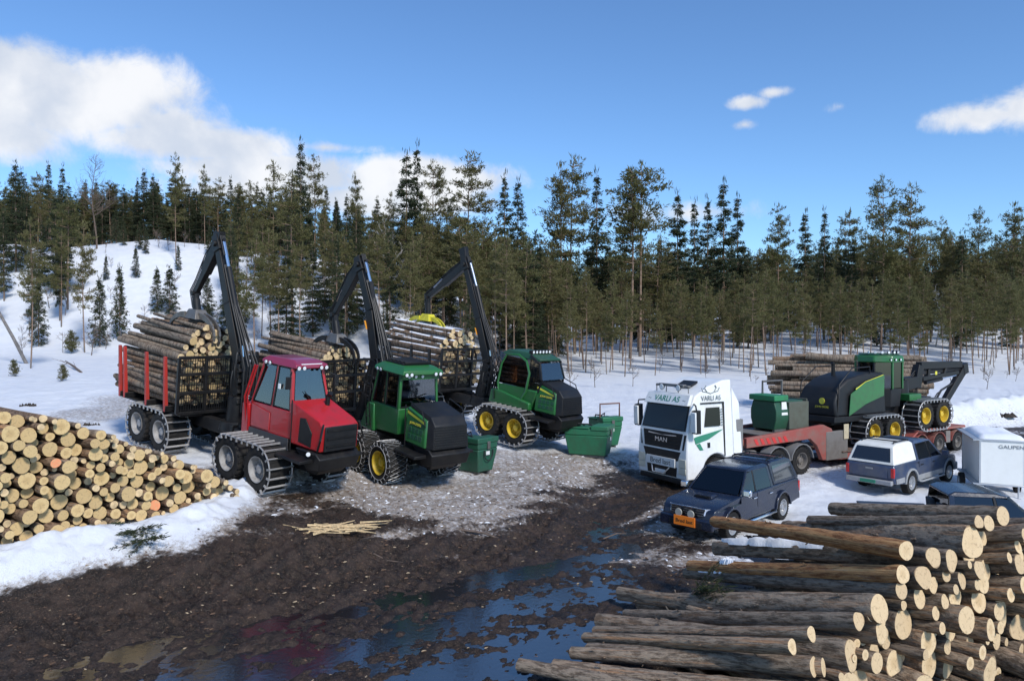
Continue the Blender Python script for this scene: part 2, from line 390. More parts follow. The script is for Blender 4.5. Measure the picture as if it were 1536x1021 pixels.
n.l.new(col, b.inputs['Base Color'])
n.l.new(n.mix(mfac, (.55, .55, .55, 1), n.mix(n.ramp(n.noise(oc, 2.0, 4), .4, .7), (.42, .42, .42, 1), (.8, .8, .8, 1))), b.inputs['Roughness'])
n.l.new(n.bump(n.m('ADD', n.m('MULTIPLY', n.noise(oc, 14, 5, .7), 1.2), n.m('ADD', n.m('MULTIPLY', hi, .6), n.noise(oc, 60, 3))), .7, .035), b.inputs['Normal'])
b.inputs['Specular IOR Level'].default_value = .3
me = np_mesh('ground', np.stack([XX, YY, ZZ], -1).reshape(-1, 3), quads, [gm])
for a, arr in (('mud', MUD), ('dirt', DIRT), ('wet', WET)):
    at = me.attributes.new(a, 'FLOAT', 'POINT'); at.data.foreach_set('value', arr.astype(np.float32).ravel())
tag(link('ground', me), 'snowy forest landing with a churned brown mud yard and road', kind='structure')
# melt water standing in the wheel ruts
wm, n, b = objmat('melt_water')
b.inputs['Base Color'].default_value = (.012, .011, .012, 1); b.inputs['Roughness'].default_value = .14; b.inputs['IOR'].default_value = 2.0
b.inputs['Specular IOR Level'].default_value = 1.0
n.l.new(n.bump(n.noise(n.coord('Object'), 9, 3), .16, .02), b.inputs['Normal'])
m = MB(); m.add([(-12, 8.5, .022), (7.5, 8.5, .022), (7.5, 23.2, .022), (-12, 23.2, .022)], [(0, 1, 2, 3)])
tag(m.build('puddle_water', wm), 'shallow melt water lying in the muddy wheel tracks', kind='structure')

# ---------------------------------------------------------------- trees
bark_mat, n, b = objmat('pine_bark')
oc = n.coord('Object'); sp = n.new('ShaderNodeSeparateXYZ'); n.l.new(oc, sp.inputs[0])
oi = n.new('ShaderNodeObjectInfo')
tb = n.mix(n.ramp(n.noise(oc, 14, 4), .35, .65), (.10, .082, .07, 1), (.20, .165, .14, 1))
tt = n.mix(n.ramp(n.noise(oc, 9, 4), .35, .65), (.17, .105, .07, 1), (.25, .175, .125, 1))
n.l.new(n.mix(n.ramp(sp.outputs[2], .30, .75), tb, tt), b.inputs['Base Color']); b.inputs['Roughness'].default_value = .9
def leaf_mat(name, c0, c1, c2):
    m, n, b = objmat(name)
    oi = n.new('ShaderNodeObjectInfo'); geo = n.new('ShaderNodeNewGeometry')
    c = n.mix(oi.outputs['Random'], (*c0, 1), (*c1, 1)); c = n.mix(n.ramp(geo.outputs['Random Per Island'], .35, 1, 0, .8), c, (*c2, 1))
    n.l.new(c, b.inputs['Base Color']); b.inputs['Roughness'].default_value = .6; b.inputs['Specular IOR Level'].default_value = .25
    tr = n.new('ShaderNodeBsdfTranslucent'); n.l.new(c, tr.inputs[0]); mx = n.new('ShaderNodeMixShader'); mx.inputs[0].default_value = .35
    n.l.new(b.outputs[0], mx.inputs[1]); n.l.new(tr.outputs[0], mx.inputs[2])
    n.l.new(mx.outputs[0], m.node_tree.nodes['Material Output'].inputs[0]); return m
pine_leaf = leaf_mat('pine_needles', (.092, .098, .034), (.14, .126, .05), (.185, .165, .068))
spruce_leaf = leaf_mat('spruce_needles', (.032, .048, .024), (.050, .064, .032), (.078, .086, .040))
birch_bark = mat('birch_bark', (.46, .43, .40), .8, vary=.4, gscale=6)
twig_mat = mat('twig_bark', (.13, .095, .075), .9, vary=.3, gscale=4)

class Fol:
    """collects trunk tubes and needle blades as arrays"""
    def __init__(s): s.t = MB(); s.br = MB(); s.P = []; s.D = []; s.L = []; s.W = []
    def tuft(s, p, d, k, L, W, spread, rng):
        d = np.asarray(d); dd = d + rng.normal(size=(k, 3)) * spread; dd /= np.linalg.norm(dd, axis=1)[:, None]
        s.P.append(np.tile(p, (k, 1)) + rng.normal(size=(k, 3)) * L * .25); s.D.append(dd); s.L.append(rng.uniform(.6, 1.2, k) * L); s.W.append(np.full(k, W))
    def crown(s, name, leaf, wood, rng):
        P = np.concatenate(s.P); D = np.concatenate(s.D); L = np.concatenate(s.L)[:, None]; W = np.concatenate(s.W)[:, None]
        S = np.cross(D, rng.normal(size=D.shape)); S /= np.linalg.norm(S, axis=1)[:, None] + 1e-9
        v = np.stack([P - D * L * .1, P + D * L * .45 - S * W * .5, P + D * L, P + D * L * .45 + S * W * .5], 1).reshape(-1, 3)
        f = np.arange(len(v)).reshape(-1, 4)
        bv = np.array(s.br.v) if s.br.v else np.zeros((0, 3)); bf = [list(x) for x in s.br.f]
        nb = len(bv); f = f + nb
        allf = np.concatenate([np.array([q for q in bf if len(q) == 4]).reshape(-1, 4), f]).astype(int); k = len(allf) - len(f)
        return np_mesh(name, np.concatenate([bv, v]), allf, [leaf, wood], True, [1] * k + [0] * len(f))
def make_pine(seed, h=10.0, c0=.42, spread=1.35, bushy=1.0, rr=.064):
    rng = np.random.default_rng(seed); F = Fol()
    bx, by = rng.normal(size=2) * .10
    ax = lambda z: V3(bx * math.sin(z / h * 2.4) * 1.5 , by * math.sin(z / h * 3.1) * 1.5, z)
    zs = np.linspace(-.4, h, 9); F.t.tube([ax(z) for z in zs], [rr * (1.15 - .98 * max(z, 0) / h) * (h / 10) for z in zs], 7)
    for i in range(7):                                              # dead snags below the crown
        z = h * rng.uniform(.12, c0); a = rng.uniform(0, 6.28); l = rng.uniform(.2, .8)
        F.t.tube([ax(z), ax(z) + V3(math.cos(a) * l, math.sin(a) * l, -l * .2)], [.014, .006], 3)
    nw = int(15 * (1 - c0) / .58)
    for i in range(nw):
        f = (i + rng.uniform(0, .8)) / nw; z = h * (c0 + (1 - c0) * f * .98)
        prof = (min(1, f / .22) ** .6 * (1 - f) ** .62 * 1.25 + .13)
        for k in range(rng.integers(3, 6)):
            a = rng.uniform(0, 6.28); L = spread * prof * rng.uniform(.55, 1.15); up = rng.uniform(-.1, .35) + f * .5
            p0 = ax(z); e = V3(math.cos(a), math.sin(a), 0)
            pts = [p0, p0 + e * L * .5 + V3(0, 0, L * up * .3), p0 + e * L + V3(0, 0, L * up * .8)]
            F.br.tube(pts, [.03, .018, .007], 3, caps=False)
            nt = max(3, int(13 * L * bushy))
            for j in range(nt):
                q = rng.uniform(.28, 1.0); p = pts[0] * (1 - q) ** 2 + 2 * pts[1] * q * (1 - q) + pts[2] * q * q
                p = p + rng.normal(size=3) * V3(.16, .16, .09)
                F.tuft(p, e * .6 + V3(0, 0, .55), 7, .21, .052, .65, rng)
    F.tuft(ax(h), V3(0, 0, 1), 14, .35, .06, .35, rng)
    return F.t.mesh('trunk', bark_mat), F.crown('crown', pine_leaf, bark_mat, rng)
def make_spruce(seed, h=10.0, c0=.06, spread=1.5, thin=1.0):
    rng = np.random.default_rng(seed); F = Fol()
    zs = np.linspace(-.4, h, 7); F.t.tube([(0, 0, z) for z in zs], [.075 * (1.1 - 1.02 * max(z, 0) / h) * h / 10 + .006 for z in zs], 6)
    nw = int(36 * (1 - c0))
    for i in range(nw):
        f = (i + rng.uniform(0, .7)) / nw; z = h * (c0 + (1 - c0) * f)
        prof = (1 - f) ** .85 * min(1, .55 + f * 2.2) + .05
        for k in range(rng.integers(4, 7)):
            a = rng.uniform(0, 6.28); L = spread * prof * rng.uniform(.6, 1.12); e = V3(math.cos(a), math.sin(a), 0)
            dr = -.42 + f * .75
            pts = [V3(0, 0, z), V3(0, 0, z) + e * L * .55 + V3(0, 0, L * dr * .7), V3(0, 0, z) + e * L + V3(0, 0, L * dr * .75)]
            F.br.tube(pts, [.02, .012, .005], 3, caps=False)
            sv = V3(-e[1], e[0], 0)
            for j in range(max(3, int(17 * L * thin))):
                q = rng.uniform(.12, 1.0); p = pts[0] * (1 - q) ** 2 + 2 * pts[1] * q * (1 - q) + pts[2] * q * q
                p = p + sv * rng.normal() * .16 * L + V3(0, 0, -abs(rng.normal()) * .09)
                F.tuft(p, e * .7 + sv * rng.choice((-1, 1)) * .5 + V3(0, 0, -.35), 5, .20, .055, .4, rng)
    F.tuft(V3(0, 0, h), V3(0, 0, 1), 9, .4, .05, .2, rng)
    return F.t.mesh('trunk', bark_mat), F.crown('crown', spruce_leaf, bark_mat, rng)
def make_bare(seed, h=8.0, dens=26, wood=None, r0=.09):
    rng = np.random.default_rng(seed); t = MB(); c = MB(); wood = wood or twig_mat
    ax = lambda z: V3(.25 * math.sin(z * .5 + seed), .2 * math.sin(z * .6), z)
    zs = np.linspace(-.3, h, 8); t.tube([ax(z) for z in zs], [r0 * (1.05 - max(z, 0) / h) + .006 for z in zs], 6)
    def limb(p, d, L, r, lev):
        p1 = p + d * L * .5 + rng.normal(size=3) * L * .06; p2 = p1 + (d + V3(0, 0, .25)) * L * .5
        c.tube([p, p1, p2], [r, r * .7, r * .3], 4 if lev == 0 else 3, caps=False)
        if lev < 2:
            for k in range(5 if lev == 0 else 3):
                q = rng.uniform(.25, 1); b0 = p + (p2 - p) * q
                limb(b0, nrm(d + rng.normal(size=3) * .6 + V3(0, 0, .3)), L * rng.uniform(.3, .55), max(.007, r * .5), lev + 1)
    for i in range(dens):
        f = rng.uniform(.3, .98); a = rng.uniform(0, 6.28)
        limb(ax(h * f), nrm(V3(math.cos(a), math.sin(a), rng.uniform(.5, 1.1))), h * .3 * (1.08 - f) + .25, r0 * .4 * (1.1 - f) + .009, 0)
    return t.mesh('trunk', wood), c.mesh('crown', wood)
PINES = [make_pine(100 + i, c0=c, spread=s, bushy=bz) for i, (c, s, bz) in enumerate([(.40, 1.25, 1.1), (.48, 1.15, 1.0), (.36, 1.5, 1.0), (.52, 1.3, 1.0), (.44, 1.0, 1.1), (.34, 1.2, 1.1), (.55, 1.6, .95), (.46, 1.4, 1.0)])]
SPRUCES = [make_spruce(200 + i, c0=c, spread=s) for i, (c, s) in enumerate([(.05, 1.5), (.12, 1.2), (.2, 1.0), (.08, 1.7), (.3, 1.15)])]
THIN = [make_spruce(230 + i, h=5, c0=.1, spread=.95, thin=.45) for i in range(3)]
YOUNG = [make_pine(260 + i, h=3.0, c0=.15, spread=.7, bushy=.8) for i in range(2)]
BIRCH = [make_bare(300, 12.0, 44, twig_mat, .10), make_bare(301, 9.0, 20, birch_bark, .08)]
SHRUB = [make_bare(310 + i, 1.8, 9, twig_mat, .02) for i in range(3)]
KIND = {'pine': ('pine_tree', 'pine', PINES, 10.0), 'spruce': ('spruce_tree', 'spruce', SPRUCES, 10.0), 'thin': ('young_spruce', 'spruce', THIN, 5.0),
        'young': ('pine_sapling', 'sapling', YOUNG, 3.0), 'birch': ('bare_birch', 'birch', BIRCH, 10.5), 'shrub': ('bare_shrub', 'shrub', SHRUB, 1.8)}
def tree(kind, x, y, h, label, group, var=None, lean=0.0, wide=1.0):
    nm, cat, protos, h0 = KIND[kind]
    tr, cr = protos[RNG.integers(len(protos)) if var is None else var]
    if kind == 'birch': h0 = 12.0 if protos[0][0] is tr else 9.0
    k = h / h0
    M = Matrix.Translation((x, y, g1(x, y) - .05)) @ Matrix.Rotation(lean, 4, 'Y') @ Matrix.Rotation(RNG.uniform(0, 6.28), 4, 'Z') @ Matrix.Diagonal((k * wide, k * wide, k, 1))
    e = empty(nm, M, label, cat, group)
    link('trunk', tr, e); link('crown', cr, e); return e
PLACED = []
def free(x, y, d):
    for a, b_ in PLACED:
        if (a - x) ** 2 + (b_ - y) ** 2 < d * d: return False
    PLACED.append((x, y)); return True
def top_tree(kind, px, Y, py_top, label, group='tall trees standing out on the skyline', wide=1.0, var=None):
    p = at_px(px, Y); ztop = H - (py_top - YH) / FPX * Y; PLACED.append((p[0], p[1]))
    return tree(kind, p[0], p[1], ztop - p[2], label, group, var, wide=wide)
for a in [('spruce', 25, 86, 246, 'tall dark spruce at the far left edge of the forest', .85), ('birch', 143, 92, 231, 'tall leafless birch on the hill at the left', .9),
          ('pine', 265, 88, 234, 'tall slim pine alone on the hill, thicker of two above the red machine', .62), ('pine', 308, 96, 250, 'sparse tall pine just right of the slimmest hilltop pine', .6),
          ('pine', 410, 84, 245, 'open crowned tall pine left of the twin spires', .8), ('spruce', 452, 86, 213, 'tallest conifer on the left, with a pointed spire top', .62),
          ('pine', 470, 90, 236, 'tall conifer right behind the tallest left spire', .7), ('pine', 440, 74, 262, 'broad olive pine in front of the tallest left spire', .95),
          ('pine', 533, 92, 262, 'thin single pine standing alone left of the bare birch', .5), ('spruce', 610, 84, 231, 'dark conifer, left of the twin tops above the middle crane', .75),
          ('spruce', 626, 86, 220, 'dark conifer, right and higher of the twin tops above the middle crane', .6), ('pine', 652, 88, 245, 'slim pine right of the twin dark tops', .75),
          ('pine', 706, 84, 233, 'broad round topped pine above the right hand crane', 1.0), ('spruce', 757, 92, 264, 'narrow pointed conifer just right of the round topped pine', .7),
          ('spruce', 777, 96, 272, 'second narrow conifer right of the round topped pine', .7), ('pine', 838, 88, 250, 'tall pine, left one of the dense pair at the middle', .85),
          ('pine', 862, 90, 240, 'tall pine, right one of the dense pair at the middle', .85), ('spruce', 895, 96, 260, 'pointed conifer between the two tallest pine clumps', .7),
          ('pine', 945, 84, 256, 'massive pine left of the white lorry, left half of its clump', 1.1), ('pine', 960, 86, 248, 'massive pine left of the white lorry, highest of its clump', 1.05),
          ('spruce', 1016, 96, 290, 'pointed spruce right of the massive pine clump', .75), ('spruce', 1041, 100, 302, 'narrow spruce, first of three before the blackest one', .7),
          ('spruce', 1061, 100, 300, 'narrow spruce just left of the blackest one', .7), ('spruce', 1085, 92, 275, 'blackest pointed spruce above the white lorry cab', .8),
          ('spruce', 1106, 98, 296, 'grey green conifer just right of the blackest spruce', .7), ('pine', 1166, 96, 310, 'double topped pine right of the lorry cab', .8),
          ('spruce', 1207, 104, 320, 'dark spruce above the log stack', .85), ('spruce', 1236, 106, 316, 'grey conifer right of the dark spruce above the log stack', .7),
          ('pine', 1276, 104, 318, 'grey green pine above the harvester cab', .8), ('pine', 1321, 92, 270, 'tallest pine on the right, above the harvester cab', .85),
          ('pine', 1366, 94, 281, 'open branched tall pine above the harvester crane', 1.0), ('pine', 1412, 108, 330, 'low grey pine right of the harvester crane', .8),
          ('pine', 1468, 108, 315, 'pointed pine before the far hill at the right', .75), ('pine', 1518, 100, 308, 'round topped pine at the right edge of the picture', 1.0)]:
    top_tree(*a[:5], wide=a[5] * (1.32 if a[0] == 'spruce' else 1.12))
ZONES = [(-9, 110, 'at the far left edge'), (110, 240, 'left of the slim hill pines'), (240, 345, 'above the red forwarder load'), (345, 480, 'between the two left cranes, left part'), (480, 600, 'between the two left cranes, right part'), (600, 730, 'above the right hand crane'),
         (730, 860, 'above the rear forwarder cab'), (860, 950, 'above the field tanks'), (950, 1040, 'behind the lorry cab front'), (1040, 1130, 'behind the lorry cab back'), (1130, 1215, 'above the fuel tank'), (1215, 1290, 'behind the log stack'),
         (1290, 1370, 'behind the harvester cab'), (1370, 1450, 'behind the harvester crane'), (1450, 2000, 'near the right edge')]
def zone(x, y):
    px = 768 + FPX * x / y
    return next(z for a, b_, z in ZONES if a <= px < b_ or b_ == 2000 or (px < -9))
NAMES = {'pine': 'olive pine', 'spruce': 'dark pointed spruce', 'shrub': 'bare twiggy shrub', 'thin': 'little spruce'}
def scatter(n, kinds, u0, u1, y0, y1, h0, h1, dmin, row, group, wide=1.0):
    c = tries = 0
    while c < n and tries < n * 30:
        tries += 1
        u = RNG.uniform(u0, u1); y = math.sqrt(RNG.uniform(y0 * y0, y1 * y1)); x = u * y
        if not free(x, y, dmin): continue
        k = kinds[RNG.integers(len(kinds))]; q = RNG.random(); h = h0 + (h1 - h0) * q
        sz = 'short' if q < .33 else ('tall' if q > .67 else 'middling')
        tree(k, x, y, h, f"{sz} {NAMES[k]} {row} {zone(x, y)}", group, lean=RNG.normal() * .015, wide=wide * RNG.uniform(.85, 1.15)); c += 1
scatter(64, ['pine'], .07, .72, 63, 78, 6.2, 9.6, 1.9, 'in the front rows', 'young pines on the flat behind the lorry', .95)
scatter(62, ['pine'], .07, .72, 78, 92, 7.0, 10.0, 1.9, 'in the second rows', 'young pines on the flat behind the lorry')
scatter(110, ['pine', 'spruce', 'pine'], .03, .74, 92, 122, 10.5, 15.0, 1.8, 'in the back rows', 'back rows of the forest on the right', 1.15)
scatter(74, ['pine', 'pine', 'pine', 'spruce'], -.38, .08, 60, 92, 8.0, 12.0, 2.0, 'on the snowy slope', 'trees on the slope behind the forwarders', .95)
scatter(50, ['pine', 'pine', 'spruce'], -.12, .10, 66, 98, 9.0, 13.0, 1.7, 'in the dense wall of trees', 'dense wood behind the rear forwarder', 1.15)
scatter(140, ['pine', 'spruce', 'spruce'], -.72, -.30, 100, 120, 6.5, 9.8, 1.4, 'along the hill crest', 'forest edge along the hill crest', 1.25)
scatter(60, ['pine', 'spruce', 'spruce'], -.34, .0, 96, 118, 6.5, 10.0, 1.7, 'high on the hill', 'forest behind the slope', 1.2)
scatter(22, ['spruce', 'pine', 'spruce'], -.74, -.60, 72, 96, 7.0, 11.5, 1.7, 'in the dark clump', 'dark clump at the left edge')
for kind, px, py, h, lab, wd in [('pine', 46, 553, 10.5, 'reddish straight pine with a leaning dead trunk against it', .7), ('pine', 127, 529, 11.5, 'straight bare stemmed pine right of the leaning trunk', .75),
        ('thin', 58, 520, 6.0, 'ragged young spruce left of the leaning trunk', 1.0), ('thin', 150, 521, 6.2, 'thin young spruce in the clearing, left of a pair', 1.0), ('thin', 180, 510, 6.8, 'thin young spruce in the clearing, right of a pair', .8),
        ('young', 107, 531, 2.0, 'small pine sapling in the snow near the pine stems', 1.0), ('young', 20, 566, 1.1, 'tiny pine sapling at the left edge of the snow', 1.0), ('young', 92, 573, 1.0, 'tiny pine sapling beside the fallen branch', 1.0),
        ('thin', 236, 470, 4.6, 'young spruce above the tail of the red forwarder load', 1.1), ('thin', 255, 476, 5.0, 'bushy young spruce right above the red forwarder load', 1.3), ('thin', 312, 478, 4.2, 'green young spruce under the red crane elbow', 1.4),
        ('birch', 580, 480, 10.5, 'white stemmed leafless birch between the two left cranes', 1.0), ('birch', 1405, 520, 8.0, 'bare spreading tree in front of the right hand pines', 1.1)]:
    p = ground_pix(px, py); PLACED.append((p[0], p[1])); tree(kind, p[0], p[1], h, lab, 'single trees in the clearing', wide=wd, var=1 if kind == 'birch' else None)
scatter(60, ['shrub'], -.68, -.22, 60, 98, 1.0, 2.8, 1.0, 'in the snowy clearing', 'bare shrubs in the clearing')
scatter(34, ['shrub'], .03, .70, 52, 80, .7, 2.2, 1.6, 'on the open snow', 'bare shrubs behind the lorry')
scatter(16, ['thin'], -.62, -.25, 72, 98, 2.0, 4.4, 1.8, 'on the snowy hillside', 'little spruces on the hillside')
# forest beyond the rows that can be told apart
far_parts = []
def far_forest(n, u0, u1, y0, y1, h0, h1):
    for i in range(n):
        u = RNG.uniform(u0, u1); y = RNG.uniform(y0, y1); far_parts.append((u * y, y, RNG.uniform(h0, h1), RNG.integers(8), RNG.uniform(0, 6.28)))
far_forest(260, -.78, .05, 119, 160, 6, 9.5); far_forest(210, 0, .78, 120, 165, 10, 15); far_forest(150, .42, .80, 180, 620, 11, 15)
src = []
for (tr, cr) in (PINES[:4] + SPRUCES[:4]):
    co = np.zeros(len(cr.vertices) * 3, np.float32); cr.vertices.foreach_get('co', co); co = co.reshape(-1, 3)
    fi = np.zeros(len(cr.polygons) * 4, np.int32); cr.loops.foreach_get('vertex_index', fi); fi = fi.reshape(-1, 4)
    mi = np.zeros(len(cr.polygons), np.int32); cr.polygons.foreach_get('material_index', mi)
    leaf = fi[mi == 0]; leaf = leaf[::5]; v = co[leaf.ravel()]; ctr = v.reshape(-1, 4, 3).mean(1, keepdims=True)
    v = (ctr + (v.reshape(-1, 4, 3) - ctr) * 1.9).reshape(-1, 3); src.append(v)
vs = []; mi = []
for (x, y, h, k, a) in far_parts:
    v = src[k] * (h / 10); c, s_ = math.cos(a), math.sin(a)
    vs.append(np.stack([v[:, 0] * c - v[:, 1] * s_ + x, v[:, 0] * s_ + v[:, 1] * c + y, v[:, 2] + g1(x, y)], 1)); mi += [0 if k < 4 else 1] * (len(v) // 4)
    tk = np.array([[-.1, 0, 0], [.1, 0, 0], [.06, 0, h * .6], [-.06, 0, h * .6]]); vs.append(tk + V3(x, y, g1(x, y))); mi.append(2)
vs = np.concatenate(vs)
tag(link('far_forest', np_mesh('far_forest', vs, np.arange(len(vs)).reshape(-1, 4), [pine_leaf, spruce_leaf, bark_mat], False, mi)), 'dark mass of distant conifers behind the front rows', 'forest', kind='stuff')
# leaning dead trunk and fallen branch in the clearing
a = ground_pix(42, 546); b0 = pix(-14, 445, a[1] + .6)
m = MB(); m.tube([a + V3(0, 0, -.2), a * .6 + b0 * .4, b0], [.13, .115, .09], 8)
tag(m.build('dead_trunk', mat('grey_dead_wood', (.16, .145, .135), .9, vary=.3, gscale=2)), 'bare dead trunk leaning far left out of the snow', 'dead tree')
a = ground_pix(98, 548); c0 = ground_pix(122, 560); m = MB(); m.tube([a + V3(0, 0, .35), (a + c0) / 2 + V3(0, 0, .25), c0 + V3(0, 0, .05)], [.03, .07, .09], 6)
for i in range(8):
    q = a + (c0 - a) * RNG.uniform(.1, .8) + V3(0, 0, .25); m.tube([q, q + RNG.normal(size=3) * .35 + V3(0, 0, .1)], [.02, .006], 4)
tag(m.build('fallen_branch', twig_mat), 'fallen branch lying in the snow of the clearing', 'branch')
# ---------------------------------------------------------------- logs
def log_bark(name, c0, c1, c2, snow=0.0):
    m, n, b = objmat(name); oc = n.coord('Object'); oi = n.new('ShaderNodeObjectInfo')
    off = n.new('ShaderNodeVectorMath', operation='ADD'); n.l.new(oc, off.inputs[0])
    cmb = n.new('ShaderNodeCombineXYZ'); n.l.new(n.m('MULTIPLY', oi.outputs['Random'], 37.0), cmb.inputs[0]); n.l.new(cmb.outputs[0], off.inputs[1])
    st = n.new('ShaderNodeVectorMath', operation='MULTIPLY'); n.l.new(off.outputs[0], st.inputs[0]); st.inputs[1].default_value = (9, 1.3, 1.3)
    f = n.noise(st.outputs[0], 1.9, 6, .7); g = n.noise(off.outputs[0], 3.0, 4, .6)
    c = n.mix(n.ramp(f, .40, .58), (*c0, 1), (*c1, 1))
    c = n.mix(n.m('MULTIPLY', n.ramp(g, .50, .66), n.ramp(oi.outputs['Random'], .25, 1, .25, 1)), c, (*c2, 1))
    c = n.mix(n.ramp(n.noise(off.outputs[0], 6.5, 5, .7), .56, .68, 0, .55), c, (.30, .30, .25, 1))
    c = n.mix(1.0, c, n.mix(oi.outputs['Random'], (.78, .78, .80, 1), (1.25, 1.18, 1.1, 1)), 'MULTIPLY')
    if snow:
        geo = n.new('ShaderNodeNewGeometry'); sp = n.new('ShaderNodeSeparateXYZ'); n.l.new(geo.outputs['Normal'], sp.inputs[0])
        fs = n.m('MULTIPLY', n.ramp(sp.outputs[2], .55, .85), n.ramp(n.noise(off.outputs[0], 2.2, 4), .52 - snow * .3, .62 - snow * .3)); c = n.mix(fs, c, (.82, .84, .88, 1))
    n.l.new(c, b.inputs['Base Color']); b.inputs['Roughness'].default_value = .9; b.inputs['Specular IOR Level'].default_value = .2
    n.l.new(n.bump(n.m('ADD', f, n.m('MULTIPLY', n.noise(st.outputs[0], 6, 3), .5)), .9, .04), b.inputs['Normal']); return m
def log_end(name, c0, c1, paint=None):
    m, n, b = objmat(name); oc = n.coord('Object'); oi = n.new('ShaderNodeObjectInfo')
    fl = n.new('ShaderNodeVectorMath', operation='MULTIPLY'); n.l.new(oc, fl.inputs[0]); fl.inputs[1].default_value = (0, 1, 1)
    ln = n.new('ShaderNodeVectorMath', operation='LENGTH'); n.l.new(fl.outputs[0], ln.inputs[0]); r = ln.outputs['Value']
    ring = n.m('SINE', n.m('MULTIPLY', n.m('ADD', r, n.m('MULTIPLY', n.noise(oc, 2.5, 3), .12)), 75.0))
    c = n.mix(n.ramp(ring, -1, 1, 0, .55), (*c0, 1), (*c1, 1))
    c = n.mix(n.m('MULTIPLY', n.ramp(r, .62, .25), n.ramp(oi.outputs['Random'], .45, .95, 0, .6)), c, tuple(x * .78 for x in c1) + (1,))
    c = n.mix(n.ramp(r, .955, 1.0, 0, .6), c, (.12, .07, .04, 1))
    c = n.mix(1.0, c, n.mix(oi.outputs['Random'], (.84, .82, .80, 1), (1.08, 1.08, 1.06, 1)), 'MULTIPLY')
    c = n.mix(n.ramp(n.noise(oc, 4, 4), .50, .74, 0, .5), c, (.24, .16, .10, 1))
    if paint: c = n.mix(n.ramp(n.noise(oc, 2.2, 3), .32, .5, .3, .9), c, (*paint, 1))
    n.l.new(c, b.inputs['Base Color']); b.inputs['Roughness'].default_value = .75; b.inputs['Specular IOR Level'].default_value = .2
    n.l.new(n.bump(n.noise(oc, 14, 4), .35, .02), b.inputs['Normal']); return m
bk_grey = log_bark('bark_grey', (.115, .088, .066), (.31, .25, .19), (.42, .24, .13))
bk_pine = log_bark('bark_pine_log', (.115, .075, .05), (.30, .205, .135), (.42, .235, .115))
bk_red = log_bark('bark_peeled', (.17, .075, .035), (.36, .19, .085), (.52, .32, .15))
bk_snow = log_bark('bark_snowy', (.10, .075, .055), (.25, .175, .12), (.38, .21, .105), .4)
end_warm = log_end('log_end_warm', (.68, .51, .26), (.56, .37, .17))
end_pale = log_end('log_end_pale', (.74, .58, .37), (.62, .42, .22))
end_orange = log_end('log_end_orange_paint', (.66, .48, .26), (.54, .35, .17), (.85, .32, .16))
end_snow = log_end('log_end_snowy', (.72, .60, .44), (.6, .42, .24), (.80, .82, .86))
def log_proto(seed, bark, end, n=14, big=False):
    """unit log: length 1 along x from 0 (big end, cut face) to -1, radius 1"""
    rng = np.random.default_rng(seed); m = MB(); ph = rng.uniform(0, 6.28, 4); am = rng.uniform(.01, .05, 4) * (2 if big else 1)
    ks = [0, -.004, -.02, -.07, -.2, -.4, -.6, -.8, -.97, -.996, -1] if n < 16 else [0, -.004, -.02] + [-.05 - .9 * i / 21 for i in range(22)] + [-.975, -.997, -1]
    bend = rng.normal(size=2) * .35
    ring = []
    for i, x in enumerate(ks):
        tp = 1 - .22 * (-x); tp *= (.965 if i in (0, len(ks) - 1) else 1.0)
        vs = []
        for j in range(n):
            a = 2 * PI * j / n; r = tp * (1 + am[0] * math.sin(2 * a + ph[0]) + am[1] * math.sin(3 * a + ph[1]) + (.018 if n < 16 else .032) * rng.normal() * (0 if i < 2 else 1))
            if i == 1: r = r
            vs.append((x, r * math.cos(a) + bend[0] * x * (1 + x), r * math.sin(a) + bend[1] * x * (1 + x)))
        ring.append(vs)
    m.mat(0)
    for i in range(len(ks) - 1): m.add(ring[i] + ring[i + 1], [(j, (j + 1) % n, n + (j + 1) % n, n + j) for j in range(n)])
    if n >= 16:
        for q in range(7):
            x = -rng.uniform(.1, .95); a = rng.uniform(0, 6.28); r0 = 1 - .22 * -x; l_ = rng.uniform(.12, .4); c_, s_ = math.cos(a), math.sin(a); bo = V3(0, bend[0] * x * (1 + x), bend[1] * x * (1 + x))
            m.tube([bo + V3(x, c_ * r0 * .8, s_ * r0 * .8), bo + V3(x - .006, c_ * (r0 + l_), s_ * (r0 + l_))], .13, 6) if False else m.add([bo + V3(x + dx * .005, c_ * r0 * .9 + e * s_ * .13, s_ * r0 * .9 - e * c_ * .13) for dx, e in ((1, 0), (0, 1), (-1, 0), (0, -1))] + [bo + V3(x - .008 + dx * .003, c_ * (r0 + l_) + e * s_ * .07, s_ * (r0 + l_) - e * c_ * .07) for dx, e in ((1, 0), (0, 1), (-1, 0), (0, -1))], [(4, 5, 6, 7), (0, 1, 5, 4), (1, 2, 6, 5), (2, 3, 7, 6), (3, 0, 4, 7)])
    m.mat(1); m.add(ring[0], [tuple(range(n - 1, -1, -1))]); m.add(ring[-1], [tuple(range(n))])
    me = m.mesh('log', [bark, end], 0)
    bm = bmesh.new(); bm.from_mesh(me); bmesh.ops.remove_doubles(bm, verts=bm.verts, dist=1e-5); bmesh.ops.recalc_face_normals(bm, faces=bm.faces)
    for f in bm.faces: f.smooth = f.material_index == 0
    bmesh.ops.split_edges(bm, edges=[e for e in bm.edges if len({f.material_index for f in e.link_faces}) > 1])
    bm.to_mesh(me); bm.free(); me.update(); return me
